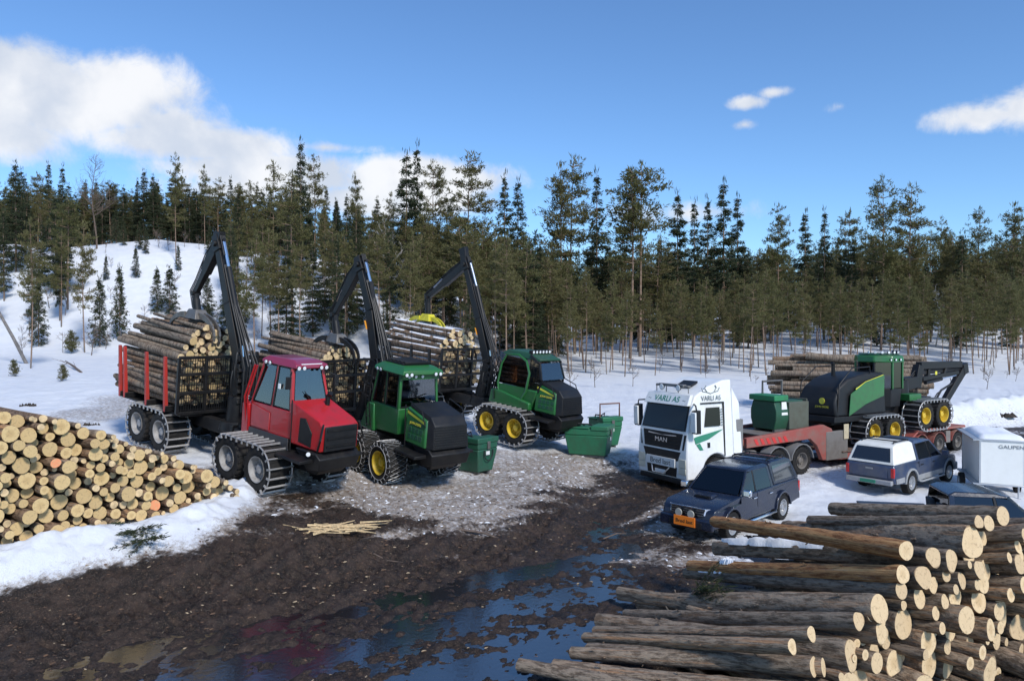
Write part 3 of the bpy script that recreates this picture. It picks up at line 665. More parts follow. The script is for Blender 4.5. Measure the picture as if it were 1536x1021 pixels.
LP = {'left': [log_proto(i, bk_pine if i % 3 else bk_grey, end_warm) for i in range(7)], 'orange': [log_proto(20, bk_pine, end_orange, big=True)],
      'right': [log_proto(30 + i, bk_grey, end_pale, 18, big=i % 2 == 0) for i in range(6)], 'peeled': [log_proto(40, bk_red, end_pale, 18)],
      'load': [log_proto(50 + i, bk_pine if i % 2 else bk_grey, end_warm, 10) for i in range(5)], 'snowy': [log_proto(60 + i, bk_snow, end_snow if i % 2 else end_pale, 10) for i in range(5)]}
LOGS = []
def put_log(kind, E, T, r, label, group, var=None, keep=False):
    """a log from its cut end E to its tail T (linked at the end, largest in view first)"""
    E = Vector(E); T = Vector(T); x = E - T; L = x.length; x.normalize(); y = Vector((0, 0, 1)).cross(x).normalized(); z = x.cross(y)
    a = RNG.uniform(0, 6.28); y, z = y * math.cos(a) + z * math.sin(a), z * math.cos(a) - y * math.sin(a)
    M = Matrix((x * L, y * r, z * r)).transposed().to_4x4(); M.translation = E
    pr = LP[kind]; px, py = proj(E); tx, ty = proj(T)
    if (px < -25 and tx < -25) or (py > 1060 and ty > 1060) or (px > 1575 and tx > 1575): return
    LOGS.append((1e3 if keep else r / E.y, kind, pr[RNG.integers(len(pr)) if var is None else var], M, label, group))
def proj(P): return 768 + FPX * P[0] / P[1], YH + FPX * (H - P[2]) / P[1]
def pack(u0, u1, floor, top, rgen, rng, nmax=400, tries=70, fails=25):
    C = []; bad = 0
    while len(C) < nmax and bad < fails:
        r = rgen(); us = rng.uniform(u0 + r, u1 - r, tries); best = None
        if C:
            A = np.array(C); d = us[:, None] - A[None, :, 0]; R2 = (A[:, 2] + r)[None, :]
            h = np.where(np.abs(d) < R2, A[None, :, 1] + np.sqrt(np.maximum(R2 ** 2 - d ** 2, 0)), -1e9).max(1)
        else: h = np.full(tries, -1e9)
        fl = np.array([floor(u) for u in us]); v = np.maximum(h, fl + r); tp = np.array([top(u) for u in us])
        ok = v + r <= tp
        if not ok.any(): bad += 1; continue
        sc = np.where(ok, v - fl * .8, 1e9); i = int(sc.argmin()); C.append((us[i], v[i], r)); bad = 0
    return C
# --- cut-face pile at the left
LPo = V3(-11.1, 16.0); LF = V3(.6, .8); LA = V3(-.80, .60)
hts = ([-2.2, 0, 1, 2, 3, 4, 5, 5.45, 6], [3.1, 3.0, 2.78, 2.34, 1.82, 1.42, .78, .42, .15])
rng = np.random.default_rng(3)
lfloor = lambda u: g1(*(LPo + LF * u)) + .03
C = pack(-1.9, 5.6, lfloor, lambda u: lfloor(u) + float(np.interp(u, *hts)), lambda: float(np.clip(rng.gamma(5.5, .0165) + .022, .052, .185)), rng, 290)
def band(v, lo, hi): q = (v - lo) / max(hi - lo, .1); return 'bottom' if q < .2 else ('lower' if q < .5 else ('upper' if q < .8 else 'top'))
def lab_left(u, v, r):
    q = band(v, lfloor(u), lfloor(u) + float(np.interp(u, *hts)))
    w = 'thick' if r > .125 else ('thin' if r < .085 else 'medium')
    side = 'leftmost' if u < .9 else ('left' if u < 2 else ('central' if u < 3.2 else ('right' if u < 4.3 else 'rightmost')))
    return f'{w} yellow ended log in the {q} rows, {side} part of the left pile'
orange_t = [(V3(68, 698)), (V3(225, 778))]
Cw = []
for (u, v, r) in C: p = LPo + LF * u; Cw.append(proj((p[0], p[1], v)))
oid = [min(range(len(C)), key=lambda i: abs(Cw[i][0] - t[0]) + abs(Cw[i][1] - t[1]) - C[i][2] * (160 if t[1] < 740 else 400)) for t in orange_t]
for i, (u, v, r) in enumerate(C):
    p = LPo + LF * u + LA * (-rng.uniform(0, .38) if rng.random() < .85 else -.5)
    ax = nrm(np.append(LA, 0) + V3(rng.normal() * .035, rng.normal() * .035, rng.normal() * .012)); L = rng.uniform(4.1, 5.0)
    E = V3(p[0], p[1], v); T = E + ax * L
    if i in oid: put_log('orange', E, T, r, 'log with an orange painted end in the upper left of the left pile' if i == oid[0] else 'big log with an orange painted end at the foot of the left pile', 'logs in the left pile', keep=True)
    else: put_log('left', E, T, r, lab_left(u, v, r), 'logs in the left pile')
# --- loose long logs and end wall of the pile in the right foreground
W0 = V3(4.47, 10.5); WD = V3(.93, .364); EA = V3(.54, -.84)
def wall_E(px, py):                       # a cut end lies in the (vertical) plane of the wall
    q = (px - 768) / FPX; k = (q * W0[1] - W0[0]) / (WD[0] - q * WD[1]); Y = W0[1] + WD[1] * k; return pix(px, py, Y)
def tail_for(E, px, py, L):               # far point at distance L from E on the pixel's ray
    r = pix(px, py, 1.0) - V3(0, 0, H); o = V3(0, 0, H) - E; a = r @ r; b_ = 2 * (r @ o); c = o @ o - L * L; D = b_ * b_ - 4 * a * c
    t = -b_ / (2 * a) + (math.sqrt(D) / (2 * a) if D > 0 else 0); return pix(px, py, min(t, (H - .22) / max(1e-3, (py - YH) / FPX)))
GR = 'logs in the right foreground pile'
for (tp, ep, hpx, L, kind, lab) in [
        ((1249, 763), (1506, 774), 27, 3.4, 'right', 'topmost dark log of the right pile, in front of the half hidden dark car'),
        ((1215, 780), (1470, 783), 19, 3.4, 'right', 'smooth grey log just under the topmost one of the right pile'),
        ((1240, 782), (1485, 785), 21, 3.4, 'right', 'log whose round end shows right beside the smooth grey one'),
        ((1179, 797), (1460, 814), 42, 4.2, 'right', 'thickest mossy log high in the right pile with an irregular cut end'),
        ((1072, 782), (1361, 826), 27, 4.6, 'peeled', 'long brown log reaching out to the front wheel of the blue pickup'),
        ((1150, 815), (1402, 836), 27, 4.0, 'right', 'log tucked under the long brown log, right end showing'),
        ((1074, 822), (1429, 841), 30, 4.8, 'right', 'dark log with a strip of snow along its back'),
        ((1036, 849), (1356, 862), 26, 4.9, 'peeled', 'peeled orange brown log with a few snow patches'),
        ((1030, 860), (1354, 886), 24, 5.0, 'right', 'grey log directly under the peeled orange one'),
        ((1090, 862), (1387, 866), 32, 4.5, 'right', 'thick log behind the end of the peeled orange one'),
        ((1060, 882), (1311, 922), 20, 4.6, 'right', 'thin dark log lying slanted over thicker ones'),
        ((930, 890), (1324, 950), 29, 5.6, 'right', 'long log whose tail reaches farthest left beside the puddles'),
        ((963, 905), (1321, 914), 40, 5.2, 'right', 'thick log bearing the green spruce sprig'),
        ((940, 922), (1290, 932), 26, 5.1, 'right', 'shaded log wedged below the one with the sprig'),
        ((893, 947), (1219, 952), 21, 4.6, 'right', 'straight light brown log with a small round end, lower right pile'),
        ((877, 957), (1190, 971), 21, 4.5, 'right', 'log under the straight light brown one'),
        ((882, 975), (1222, 1001), 27, 4.7, 'right', 'scarred mossy log near the bottom edge of the picture'),
        ((858, 980), (1237, 1002), 25, 4.9, 'right', 'log lying along the scarred mossy one'),
        ((779, 998), (1130, 1062), 27, 4.4, 'right', 'mossy log farthest to the front left, running out of the picture'),
        ((900, 935), (1279, 984), 42, 5.1, 'right', 'very thick log end low in the right pile'),
        ((830, 1000), (1190, 1040), 26, 4.6, 'right', 'log at the very bottom edge behind the front mossy one')]:
    E = wall_E(*ep); T = tail_for(E, *tp, L); put_log(kind, E, T, hpx / 2 / FPX * E[1] * 1.12, lab, GR, keep=True)
wtop = ([-1.4, -.3, .3, 1.5, 2.0, 3.0, 3.6, 7.0], [.45, .78, .98, 1.42, 1.85, 2.35, 2.62, 2.75])
rng = np.random.default_rng(9)
C = pack(-.45, 6.6, lambda u: .08, lambda u: float(np.interp(u, *wtop)), lambda: float(np.clip(rng.gamma(4.0, .028) + .03, .05, .24)), rng, 150)
for (u, v, r) in C:
    p = W0 + WD * u + EA * rng.uniform(-.40, .22); ax = nrm(V3(EA[0] + rng.normal() * .05, EA[1] + rng.normal() * .05, .03)); L = rng.uniform(2.8, 3.5)
    E = V3(p[0], p[1], v); T = E - ax * L; T[2] = max(.1 + r, v * (.62 if v > .6 else .85)) + rng.normal() * .03
    q = 'bottom' if v < .6 else ('lower' if v < 1.15 else ('upper' if v < 1.8 else 'top')); sd3 = 'left' if u < 1.6 else ('middle' if u < 3.4 else 'right')
    put_log('right', E, T, r, f"{'thick' if r > .17 else ('thin' if r < .1 else 'medium')} log in the {q} rows, {sd3} third of the pale end wall", GR)
# --- stack behind the lowbed trailer
S0 = pix(1385, 620, 40.0)[:2]; SA = nrm(V3(-.95, .30)); SF = nrm(V3(.30, .95)) * .98
rng = np.random.default_rng(21)
sfl = lambda u: g1(*(S0 + SF * u)) - .1
C = pack(-1.4, 1.7, sfl, lambda u: sfl(u) + 3.45 - .3 * abs(u), lambda: float(rng.uniform(.10, .21)), rng, 110)
for (u, v, r) in C:
    p = S0 + SF * u - SA * rng.uniform(-.3, .3); E = V3(p[0], p[1], v); L = rng.uniform(6.4, 8.2) - .35 * max(0, v - 2.6)
    put_log('load', E, E + np.append(SA, rng.normal() * .01) * L, r, f"{'thick' if r > .15 else 'thin'} grey log in the {band(v, sfl(u), sfl(u) + 3.4)} of the stack behind the harvester", 'logs in the stack behind the harvester')
E = pix(1300, 543, 40.2); T = pix(1209, 533, 41.2); put_log('right', T, E + (E - T) * .4, .2, 'thick dark log lying crooked on top of the stack behind the harvester', 'logs in the stack behind the harvester')
# splinters and sticks on the mud, twigs
wood_pale = mat('split_wood', (.62, .46, .26), .8, vary=.25, gscale=9)
c0 = ground_pix(503, 802); rng = np.random.default_rng(4); m = MB()
for i in range(46):
    a = rng.normal() * .35 + .1; L = rng.uniform(.35, 1.1); p = c0 + V3(rng.normal() * .42, rng.normal() * .2, .10 + rng.uniform(0, .14))
    d = V3(math.cos(a), math.sin(a), rng.normal() * .08) * L / 2
    m.beam(p - d, p + d, (rng.uniform(.02, .06), .015), (.012, .01), (0, 0, 1))
tag(m.build('wood_splinters', wood_pale, smooth=0), 'heap of pale split wood lying on the brown mud', 'wood scraps')
def stick(px, py, px2, py2, r, label):
    a = ground_pix(px, py) + V3(0, 0, .12); b_ = ground_pix(px2, py2) + V3(0, 0, .1); m = MB(); q = (a + b_) / 2 + RNG.normal(size=3) * .06
    m.tube([a, q, b_], [r, r * .9, r * .5], 6); return tag(m.build('stick', twig_mat), label, 'stick', 'sticks lying on the mud')
stick(688, 801, 760, 818, .035, 'long dark stick lying in the middle of the mud')
stick(1042, 786, 1064, 808, .012, 'thin wire like stick in front of the blue pickup')
stick(560, 838, 604, 850, .015, 'thin twig left of the puddles')
stick(905, 815, 940, 806, .02, 'pale stick lying in the wheel track near the blue pickup')
def sprig(p, d, size, label, seed, group='green conifer sprigs on the ground and logs'):
    rng = np.random.default_rng(seed); F = Fol(); d = nrm(d)
    for k in range(7):
        dd = nrm(d + rng.normal(size=3) * V3(.55, .55, .18)); L = size * rng.uniform(.6, 1.1); F.br.tube([p, p + dd * L * .5, p + dd * L], [.012, .008, .003], 3, caps=False)
        sv = np.cross(dd, V3(0, 0, 1))
        for j in range(26):
            q = p + dd * L * rng.uniform(.15, 1); F.tuft(q, dd * .6 + sv * rng.choice((-1, 1)) * .8, 3, .12 * size + .03, .018, .25, rng)
    return tag(link('conifer_sprig', F.crown('conifer_sprig', spruce_leaf, twig_mat, rng)), label, 'sprig', group)
for i, (px, py, z, d, sz, lab) in enumerate([(1050, 918, 1.05, (.5, -.5, .3), 1.0, 'green spruce sprig caught on the right log pile'), (195, 815, .35, (.6, -.4, 0), .8, 'green sprig on the snow bank under the left pile'),
        (215, 828, .25, (.3, -.6, 0), .7, 'lower green sprig on the snow bank below the left pile'), (160, 806, .3, (.7, 0, 0), .6, 'green sprig beside the lowest log ends of the left pile')]):
    if i == 0: E_ = wall_E(1321, 914); p = E_ + (tail_for(E_, 963, 905, 5.2) - E_) * .74 + V3(0, -.1, .22)
    else: p = ground_pix(px, py) + V3(0, 0, .28)
    sprig(p, V3(*d), sz, lab, 70 + i)
dirt_m = mat('dark_soil', (.03, .022, .016), .95, bump=.8, bscale=9, vary=.5)
for i, (px, py, s_, lab) in enumerate([(93, 637, .5, 'dark soil clod in the snow behind the left pile'), (138, 640, .45, 'flat dark soil patch right of the soil clod'), (42, 610, .5, 'dark soil clod near the left edge of the snow'), (1505, 625, .9, 'dark brush heap at the roadside on the right edge'), (985, 640, .0, '')]):
    if not s_: continue
    p = ground_pix(px, py); rng = np.random.default_rng(90 + i); m = MB()
    for k in range(9):
        c = p + V3((k - 4) * s_ * .16, rng.normal() * s_ * .06, .1); r = s_ * rng.uniform(.15, .35)
        vs = []; 
        for j in range(6):
            a = j * PI / 3; vs.append((c[0] + r * math.cos(a) * rng.uniform(.6, 1.3), c[1] + r * math.sin(a) * rng.uniform(.6, 1.3), c[2] - .12))
        vs.append((c[0], c[1], c[2] + r * rng.uniform(.3, .7))); m.add(vs, [(j, (j + 1) % 6, 6) for j in range(6)])
    tag(m.build('soil_clod', dirt_m), lab, 'soil', 'dark clods in the snow')
# strip of old snow on the dark log
sn = mat('old_snow', (.80, .82, .86), .7, bump=.6, bscale=14)
def snow_strip(a, b_, w_, h_, label, seed):
    rng = np.random.default_rng(seed); m = MB(); k = 26; vs = []
    sd_ = nrm(np.cross(b_ - a, V3(0, 0, 1)))
    for i in range(k):
        t = i / (k - 1); c = a + (b_ - a) * t; ww = w_ * math.sin(PI * min(1, max(.04, t))) ** .4 * rng.uniform(.6, 1.2); hh = h_ * rng.uniform(.6, 1.3) * math.sin(PI * min(.97, max(.05, t))) ** .4
        vs += [c - sd_ * ww - V3(0, 0, .06), c - sd_ * ww * .6 + V3(0, 0, hh * .8), c + V3(0, 0, hh), c + sd_ * ww * .6 + V3(0, 0, hh * .8), c + sd_ * ww - V3(0, 0, .06)]
    fs = [(i * 5 + j, i * 5 + j + 1, i * 5 + 6 + j, i * 5 + 5 + j) for i in range(k - 1) for j in range(4)]
    m.add(vs, fs); return tag(m.build('snow_strip', sn, smooth=80), label, 'snow', 'snow left on the right log pile')
def on_log(ep, tp, L, q0, q1, r): E = wall_E(*ep); T = tail_for(E, *tp, L); up = V3(0, -.25 * r, r * .93); return E + (T - E) * q0 + up, E + (T - E) * q1 + up
snow_strip(*on_log((1429, 841), (1074, 822), 4.8, .40, .97, .185), .13, .09, 'long strip of old snow on the back of the dark log', 1)
snow_strip(*on_log((1354, 886), (1030, 860), 5.0, .70, .95, .135), .09, .06, 'small snow patch on the tail of the grey log', 2)
snow_strip(*on_log((1356, 862), (1036, 849), 4.9, .74, .82, .145), .08, .05, 'tiny snow patch on the peeled orange brown log', 3)

# litter of bark flakes, twigs and clods trodden into the mud, and crumbs of snow beside it
soil_m = mat('trodden_soil', (.024, .017, .013), .8, vary=.4); flake_m = mat('bark_flakes', (.11, .065, .04), .9, vary=.4); chip_m = mat('wood_chips', (.34, .26, .17), .9, vary=.3)
def litter(n, seed, xr, yr, want, size, mats_, name, label, flat=1.0, probs=(.58, .34, .08)):
    rng = np.random.default_rng(seed); X = rng.uniform(*xr, n); Y = rng.uniform(*yr, n); z, mu, di, we = ground_fields(X, Y)
    ok = rng.random(n) < want(mu, di, we); X, Y, z = X[ok], Y[ok], z[ok]; k = len(X)
    a = rng.uniform(0, PI, k); L = np.minimum(rng.gamma(2.0, size, k) + size * .5, size * 3.2); W = L * rng.uniform(.08, .55, k); Hh = np.minimum(W, .05 if flat < 1 else 9) * rng.uniform(.4, .9, k) * flat
    c, s = np.cos(a), np.sin(a); P = lambda l, w_, h: np.stack([X + c * L * l - s * W * w_, Y + s * L * l + c * W * w_, z + h * Hh - .006], 1)
    v = np.stack([P(-.5, -.35, 0), P(.5, -.2, 0), P(.45, .4, 0), P(-.4, .5, 0), P(-.2, -.1, 1), P(.25, 0, .8)], 1).reshape(-1, 3)
    base = np.arange(k)[:, None] * 6; f = np.concatenate([base + np.array(q) for q in ((0, 1, 5, 4), (1, 2, 5, 5), (2, 3, 4, 5), (3, 0, 4, 4))], 1).reshape(-1, 4)
    tri = []
    mi = np.repeat(rng.choice(len(mats_), k, p=probs[:len(mats_)] if len(mats_) > 1 else None), 4)
    fs = [tuple(dict.fromkeys(int(i) for i in q)) for q in f]
    me = bpy.data.meshes.new(name); me.from_pydata(v.tolist(), [], fs)
    for m_ in mats_: me.materials.append(m_)
    me.polygons.foreach_set('material_index', mi.astype(np.int32)); me.update()
    return tag(link(name, me), label, 'litter', kind='stuff')
litter(42000, 1, (-14, 9), (10.5, 27), lambda m_, d, w_: m_ * (1 - .75 * w_) * .6 + (d > .45) * .10, .035, [soil_m, flake_m, chip_m], 'mud_litter', 'bark flakes twigs and clods trodden into the mud', .7)
litter(9000, 2, (-14, 9), (10.5, 30), lambda m_, d, w_: ((m_ > .02) & (m_ < .6)) * .5 + ((d > .3) & (m_ < .3)) * .03, .05, [sn], 'snow_crumbs', 'crumbs of old snow along the edge of the mud', .8, (1,))
# ---------------------------------------------------------------- shared machine materials
blk = mat('black_steel', (.008, .008, .009), .45, grime=.4, gcol=(.032, .027, .022), gscale=2.5, spec=.35)
blk_pl = mat('black_plastic', (.010, .011, .013), .5, grime=.3, gcol=(.035, .03, .026), spec=.35)
rub = mat('tyre_rubber', (.012, .012, .012), .85, grime=.6, gcol=(.045, .038, .032), gscale=4, spec=.3)
chain_m = mat('chain_steel', (.46, .45, .44), .5, metal=.55, grime=.45, gcol=(.12, .09, .07), gscale=8)
chrome = mat('chrome_rod', (.75, .76, .78), .15, metal=1.0)
red_p = mat('red_machine_paint', (.42, .014, .018), .34, grime=.30, gcol=(.12, .03, .025), coat=.3)
red_roof = mat('red_roof_sky_tint', (.26, .026, .065), .3, grime=.2, gcol=(.2, .05, .06), coat=.3)  # machine red shifted to purple, sky reflection put into the roof colour
grn_p = mat('green_machine_paint', (.018, .135, .032), .36, grime=.38, gcol=(.05, .055, .035), coat=.25)
grn_d = mat('dark_green_paint', (.014, .075, .038), .5, grime=.5, gcol=(.04, .05, .035))
yel_p = mat('yellow_rim_paint', (.62, .42, .025), .45, grime=.55, gcol=(.20, .14, .06), gscale=6)
gry_rim = mat('grey_rim_paint', (.34, .33, .32), .5, grime=.6, gcol=(.12, .1, .08), gscale=6)
lamp_m = mat('lamp_lens', (.82, .85, .86), .15, spec=.8)
yel_s = mat('yellow_decal', (.68, .62, .06), .5)
orange_m = mat('orange_sticker', (.80, .33, .03), .5)
seat_m = mat('seat_cloth', (.05, .05, .055), .9)
cream_m = mat('cab_lining', (.34, .30, .24), .9)
g_cab = glass('cab_glass', (.50, .53, .50), .10)
g_dark = glass('dark_glass', (.10, .11, .12), .07)
g_brown = glass('brown_glass', (.34, .20, .11), .08)
hose_m = mat('rubber_hose', (.014, .014, .015), .55)
grime_red = mat('stake_red_paint', (.45, .03, .022), .5, grime=.45, gcol=(.11, .05, .04))
steel_g = mat('worn_steel', (.20, .19, .18), .5, metal=.6, grime=.5, gcol=(.09, .07, .05))

_cache = {}
def cached(key, fn):
    if key not in _cache: _cache[key] = fn()
    return _cache[key]
def tyre_mesh(r, w, lugs=22, hole=.56):
    def f():
        m = MB(); h = w / 2
        m.lathe([(hole * r, -h * .86), (.72 * r, -h), (.9 * r, -h * .98), (.965 * r, -h * .84), (.975 * r, 0), (.965 * r, h * .84), (.9 * r, h * .98), (.72 * r, h), (hole * r, h * .86), (hole * r * .98, 0)], 36, closed=True)
        for i in range(lugs):
            a = 2 * PI * i / lugs
            for s in (-1, 1):
                a2 = a + (PI / lugs if s > 0 else 0); da = .42 * 2 * PI / lugs
                pts = []
                for rr in (.93 * r, r):
                    for (yy, ao) in ((s * h * .97, -da / 2), (s * h * .97, da / 2), (s * h * .05, da / 2 + da * .5), (s * h * .05, -da / 2 + da * .5)):
                        pts.append((rr * math.cos(a2 + ao), yy, rr * math.sin(a2 + ao)))
                m.hexa(pts[:4], pts[4:])
        me = m.mesh('wheel', rub, 30); bm = bmesh.new(); bm.from_mesh(me); bmesh.ops.recalc_face_normals(bm, faces=bm.faces); bm.to_mesh(me); bm.free(); return me
    return cached(('tyre', r, w, lugs, hole), f)
def rim_mesh(r, w, m_, deep=.55, bolts=10):
    def f():
        m = MB(); h = w / 2
        m.lathe([(r, -h * .92), (r * 1.03, -h * .99), (r * .97, -h * .96), (r * .90, -h * .6), (r * .86, -h * .6 + h * deep * .5), (r * .5, -h * .95 + h * deep), (r * .36, -h * .95 + h * deep), (r * .34, -h * 1.0 + h * deep * .5), (r * .2, -h * 1.0 + h * deep * .4), (0.001, -h * 1.0 + h * deep * .4)], 28)
        for i in range(bolts):
            a = 2 * PI * i / bolts; m.box(r * .62 * math.cos(a) - .018, r * .62 * math.cos(a) + .018, -h * .95 + h * deep * .78 - .02, -h * .95 + h * deep * .78 + .05, r * .62 * math.sin(a) - .018, r * .62 * math.sin(a) + .018)
        me = m.mesh('rim', m_, 40); bm = bmesh.new(); bm.from_mesh(me); bmesh.ops.recalc_face_normals(bm, faces=bm.faces); bm.to_mesh(me); bm.free(); return me
    return cached(('rim', r, w, m_.name, deep), f)
def chain_net(r, w):
    def f():
        m = MB(); rows = 5; seg = 26; cw = w * 1.02
        for j in range(rows):
            y0 = -cw / 2 + cw * j / (rows - 1); am = cw / (rows - 1) / 2 * (.96 if 0 < j < rows - 1 else .55); ph = j % 2
            pts = []
            for i in range(seg * 2):
                a = 2 * PI * (i + ph) / (seg * 2); yy = y0 + (am if i % 2 else -am) * (1 if 0 < j < rows - 1 else (-1 if j else 1) * (1 if (i % 2) else -1))
                rr = r * 1.022 if 0 < j < rows - 1 else r * (1.0 if i % 2 else .93); pts.append((rr * math.cos(a), yy, rr * math.sin(a)))
            m.tube(pts, .014, 4, closed=True)
        for s in (-1, 1):
            m.tube([(r * .80 * math.cos(2 * PI * i / 30), s * w * .52, r * .80 * math.sin(2 * PI * i / 30)) for i in range(30)], .014, 4, closed=True)
            for i in range(18):
                a = 2 * PI * i / 18; m.tube([(r * .80 * math.cos(a), s * w * .52, r * .80 * math.sin(a)), (r * .97 * math.cos(a + .06), s * w * .51, r * .97 * math.sin(a + .06))], .012, 4)
        return m.mesh('chain', chain_m, 60)
    return cached(('net', r, w), f)
def wheel(parent, x, y, z, r, w, side, rim_m, chain=False, hole=.56, lugs=22, deep=.55):
    o = link('wheel', tyre_mesh(r, w, lugs, hole), parent, (x, y, z), (0, RNG.uniform(0, .3), 0 if side < 0 else PI))
    link('rim', rim_mesh(r * hole, w, rim_m, deep), o)
    if chain: link('chain', chain_net(r, w), o)
    return o
def bar_mesh(w):
    def f():
        m = MB(); m.hexa([(-.026, -w / 2, 0), (.026, -w / 2, 0), (.026, w / 2, 0), (-.026, w / 2, 0)], [(-.011, -w / 2, .05), (.011, -w / 2, .05), (.011, w / 2, .05), (-.011, w / 2, .05)])
        for s in (-1, 1): m.hexa([(-.03, s * w / 2 - .015, -.10), (.03, s * w / 2 - .015, -.10), (.03, s * w / 2 + .015, -.10), (-.03, s * w / 2 + .015, -.10)], [(-.02, s * w / 2 - .015, .045), (.02, s * w / 2 - .015, .045), (.02, s * w / 2 + .015, .045), (-.02, s * w / 2 + .015, .045)])
        return m.mesh('cross_bar', chain_m, 30)
    return cached(('bar', w), f)
def track(parent, xc, y, z, r, w, sp):
    """steel band track round a bogie pair: two link loops with cross bars"""
    rr = r + .02; n = 27; P = 2 * sp + 2 * PI * rr
    def at(d):
        d = d % P
        if d < sp: return (-sp / 2 + d, rr, 0.0)
        d -= sp
        if d < PI * rr: a = d / rr; return (sp / 2 + rr * math.sin(a), rr * math.cos(a), a)
        d -= PI * rr
        if d < sp: return (sp / 2 - d, -rr, PI)
        d -= sp; a = PI + d / rr; return (-sp / 2 + rr * math.sin(a), rr * math.cos(a), a)
    m = MB()
    for s in (-1, 1): m.tube([(at(P * i / 90)[0], s * w * .50, at(P * i / 90)[1]) for i in range(90)], .022, 5, closed=True)
    t = m.build('track', chain_m, parent, loc=(xc, y, z)); bm = bar_mesh(w * 1.04)
    for i in range(n):
        px, pz, a = at(P * i / n); link('cross_bar', bm, t, (px, 0, pz), (0, a, 0))
    return t
def pane(parent, pts, m_, name='window', th=.012):
    mb = MB(); mb.slab(pts, th); return mb.build(name, m_, parent, smooth=0)
def frame_pose(O, phi, z=None, wb=5.6, sink=.03, hw=1.1):
    """matrix for a vehicle standing on the ground: x forward, origin under the front axle"""
    d = V3(math.cos(phi), math.sin(phi)); l = V3(-d[1], d[0]); O = V3(*O)
    zf = (g1(*(O + l * hw)) + g1(*(O - l * hw))) / 2; rb = O - d * wb; zr = (g1(*(rb + l * hw)) + g1(*(rb - l * hw))) / 2
    if z is not None: zr += z - zf; zf = z
    x = Vector((d[0] * wb, d[1] * wb, zf - zr)).normalized(); y = Vector((l[0], l[1], 0)); zz = x.cross(y).normalized(); y = zz.cross(x)
    M = Matrix((x, y, zz)).transposed().to_4x4(); M.translation = Vector((O[0], O[1], zf + sink)); return M
def lamp(parent, p, d, r=.07, name='work_light'):
    d = nrm(d); m = MB(); m.mat(0).tube([V3(*p) - d * .07, V3(*p)], [r * .75, r], 10); m.mat(1).tube([V3(*p), V3(*p) + d * .012], [r * .9, r * .8], 10); return m.build(name, [blk_pl, lamp_m], parent)
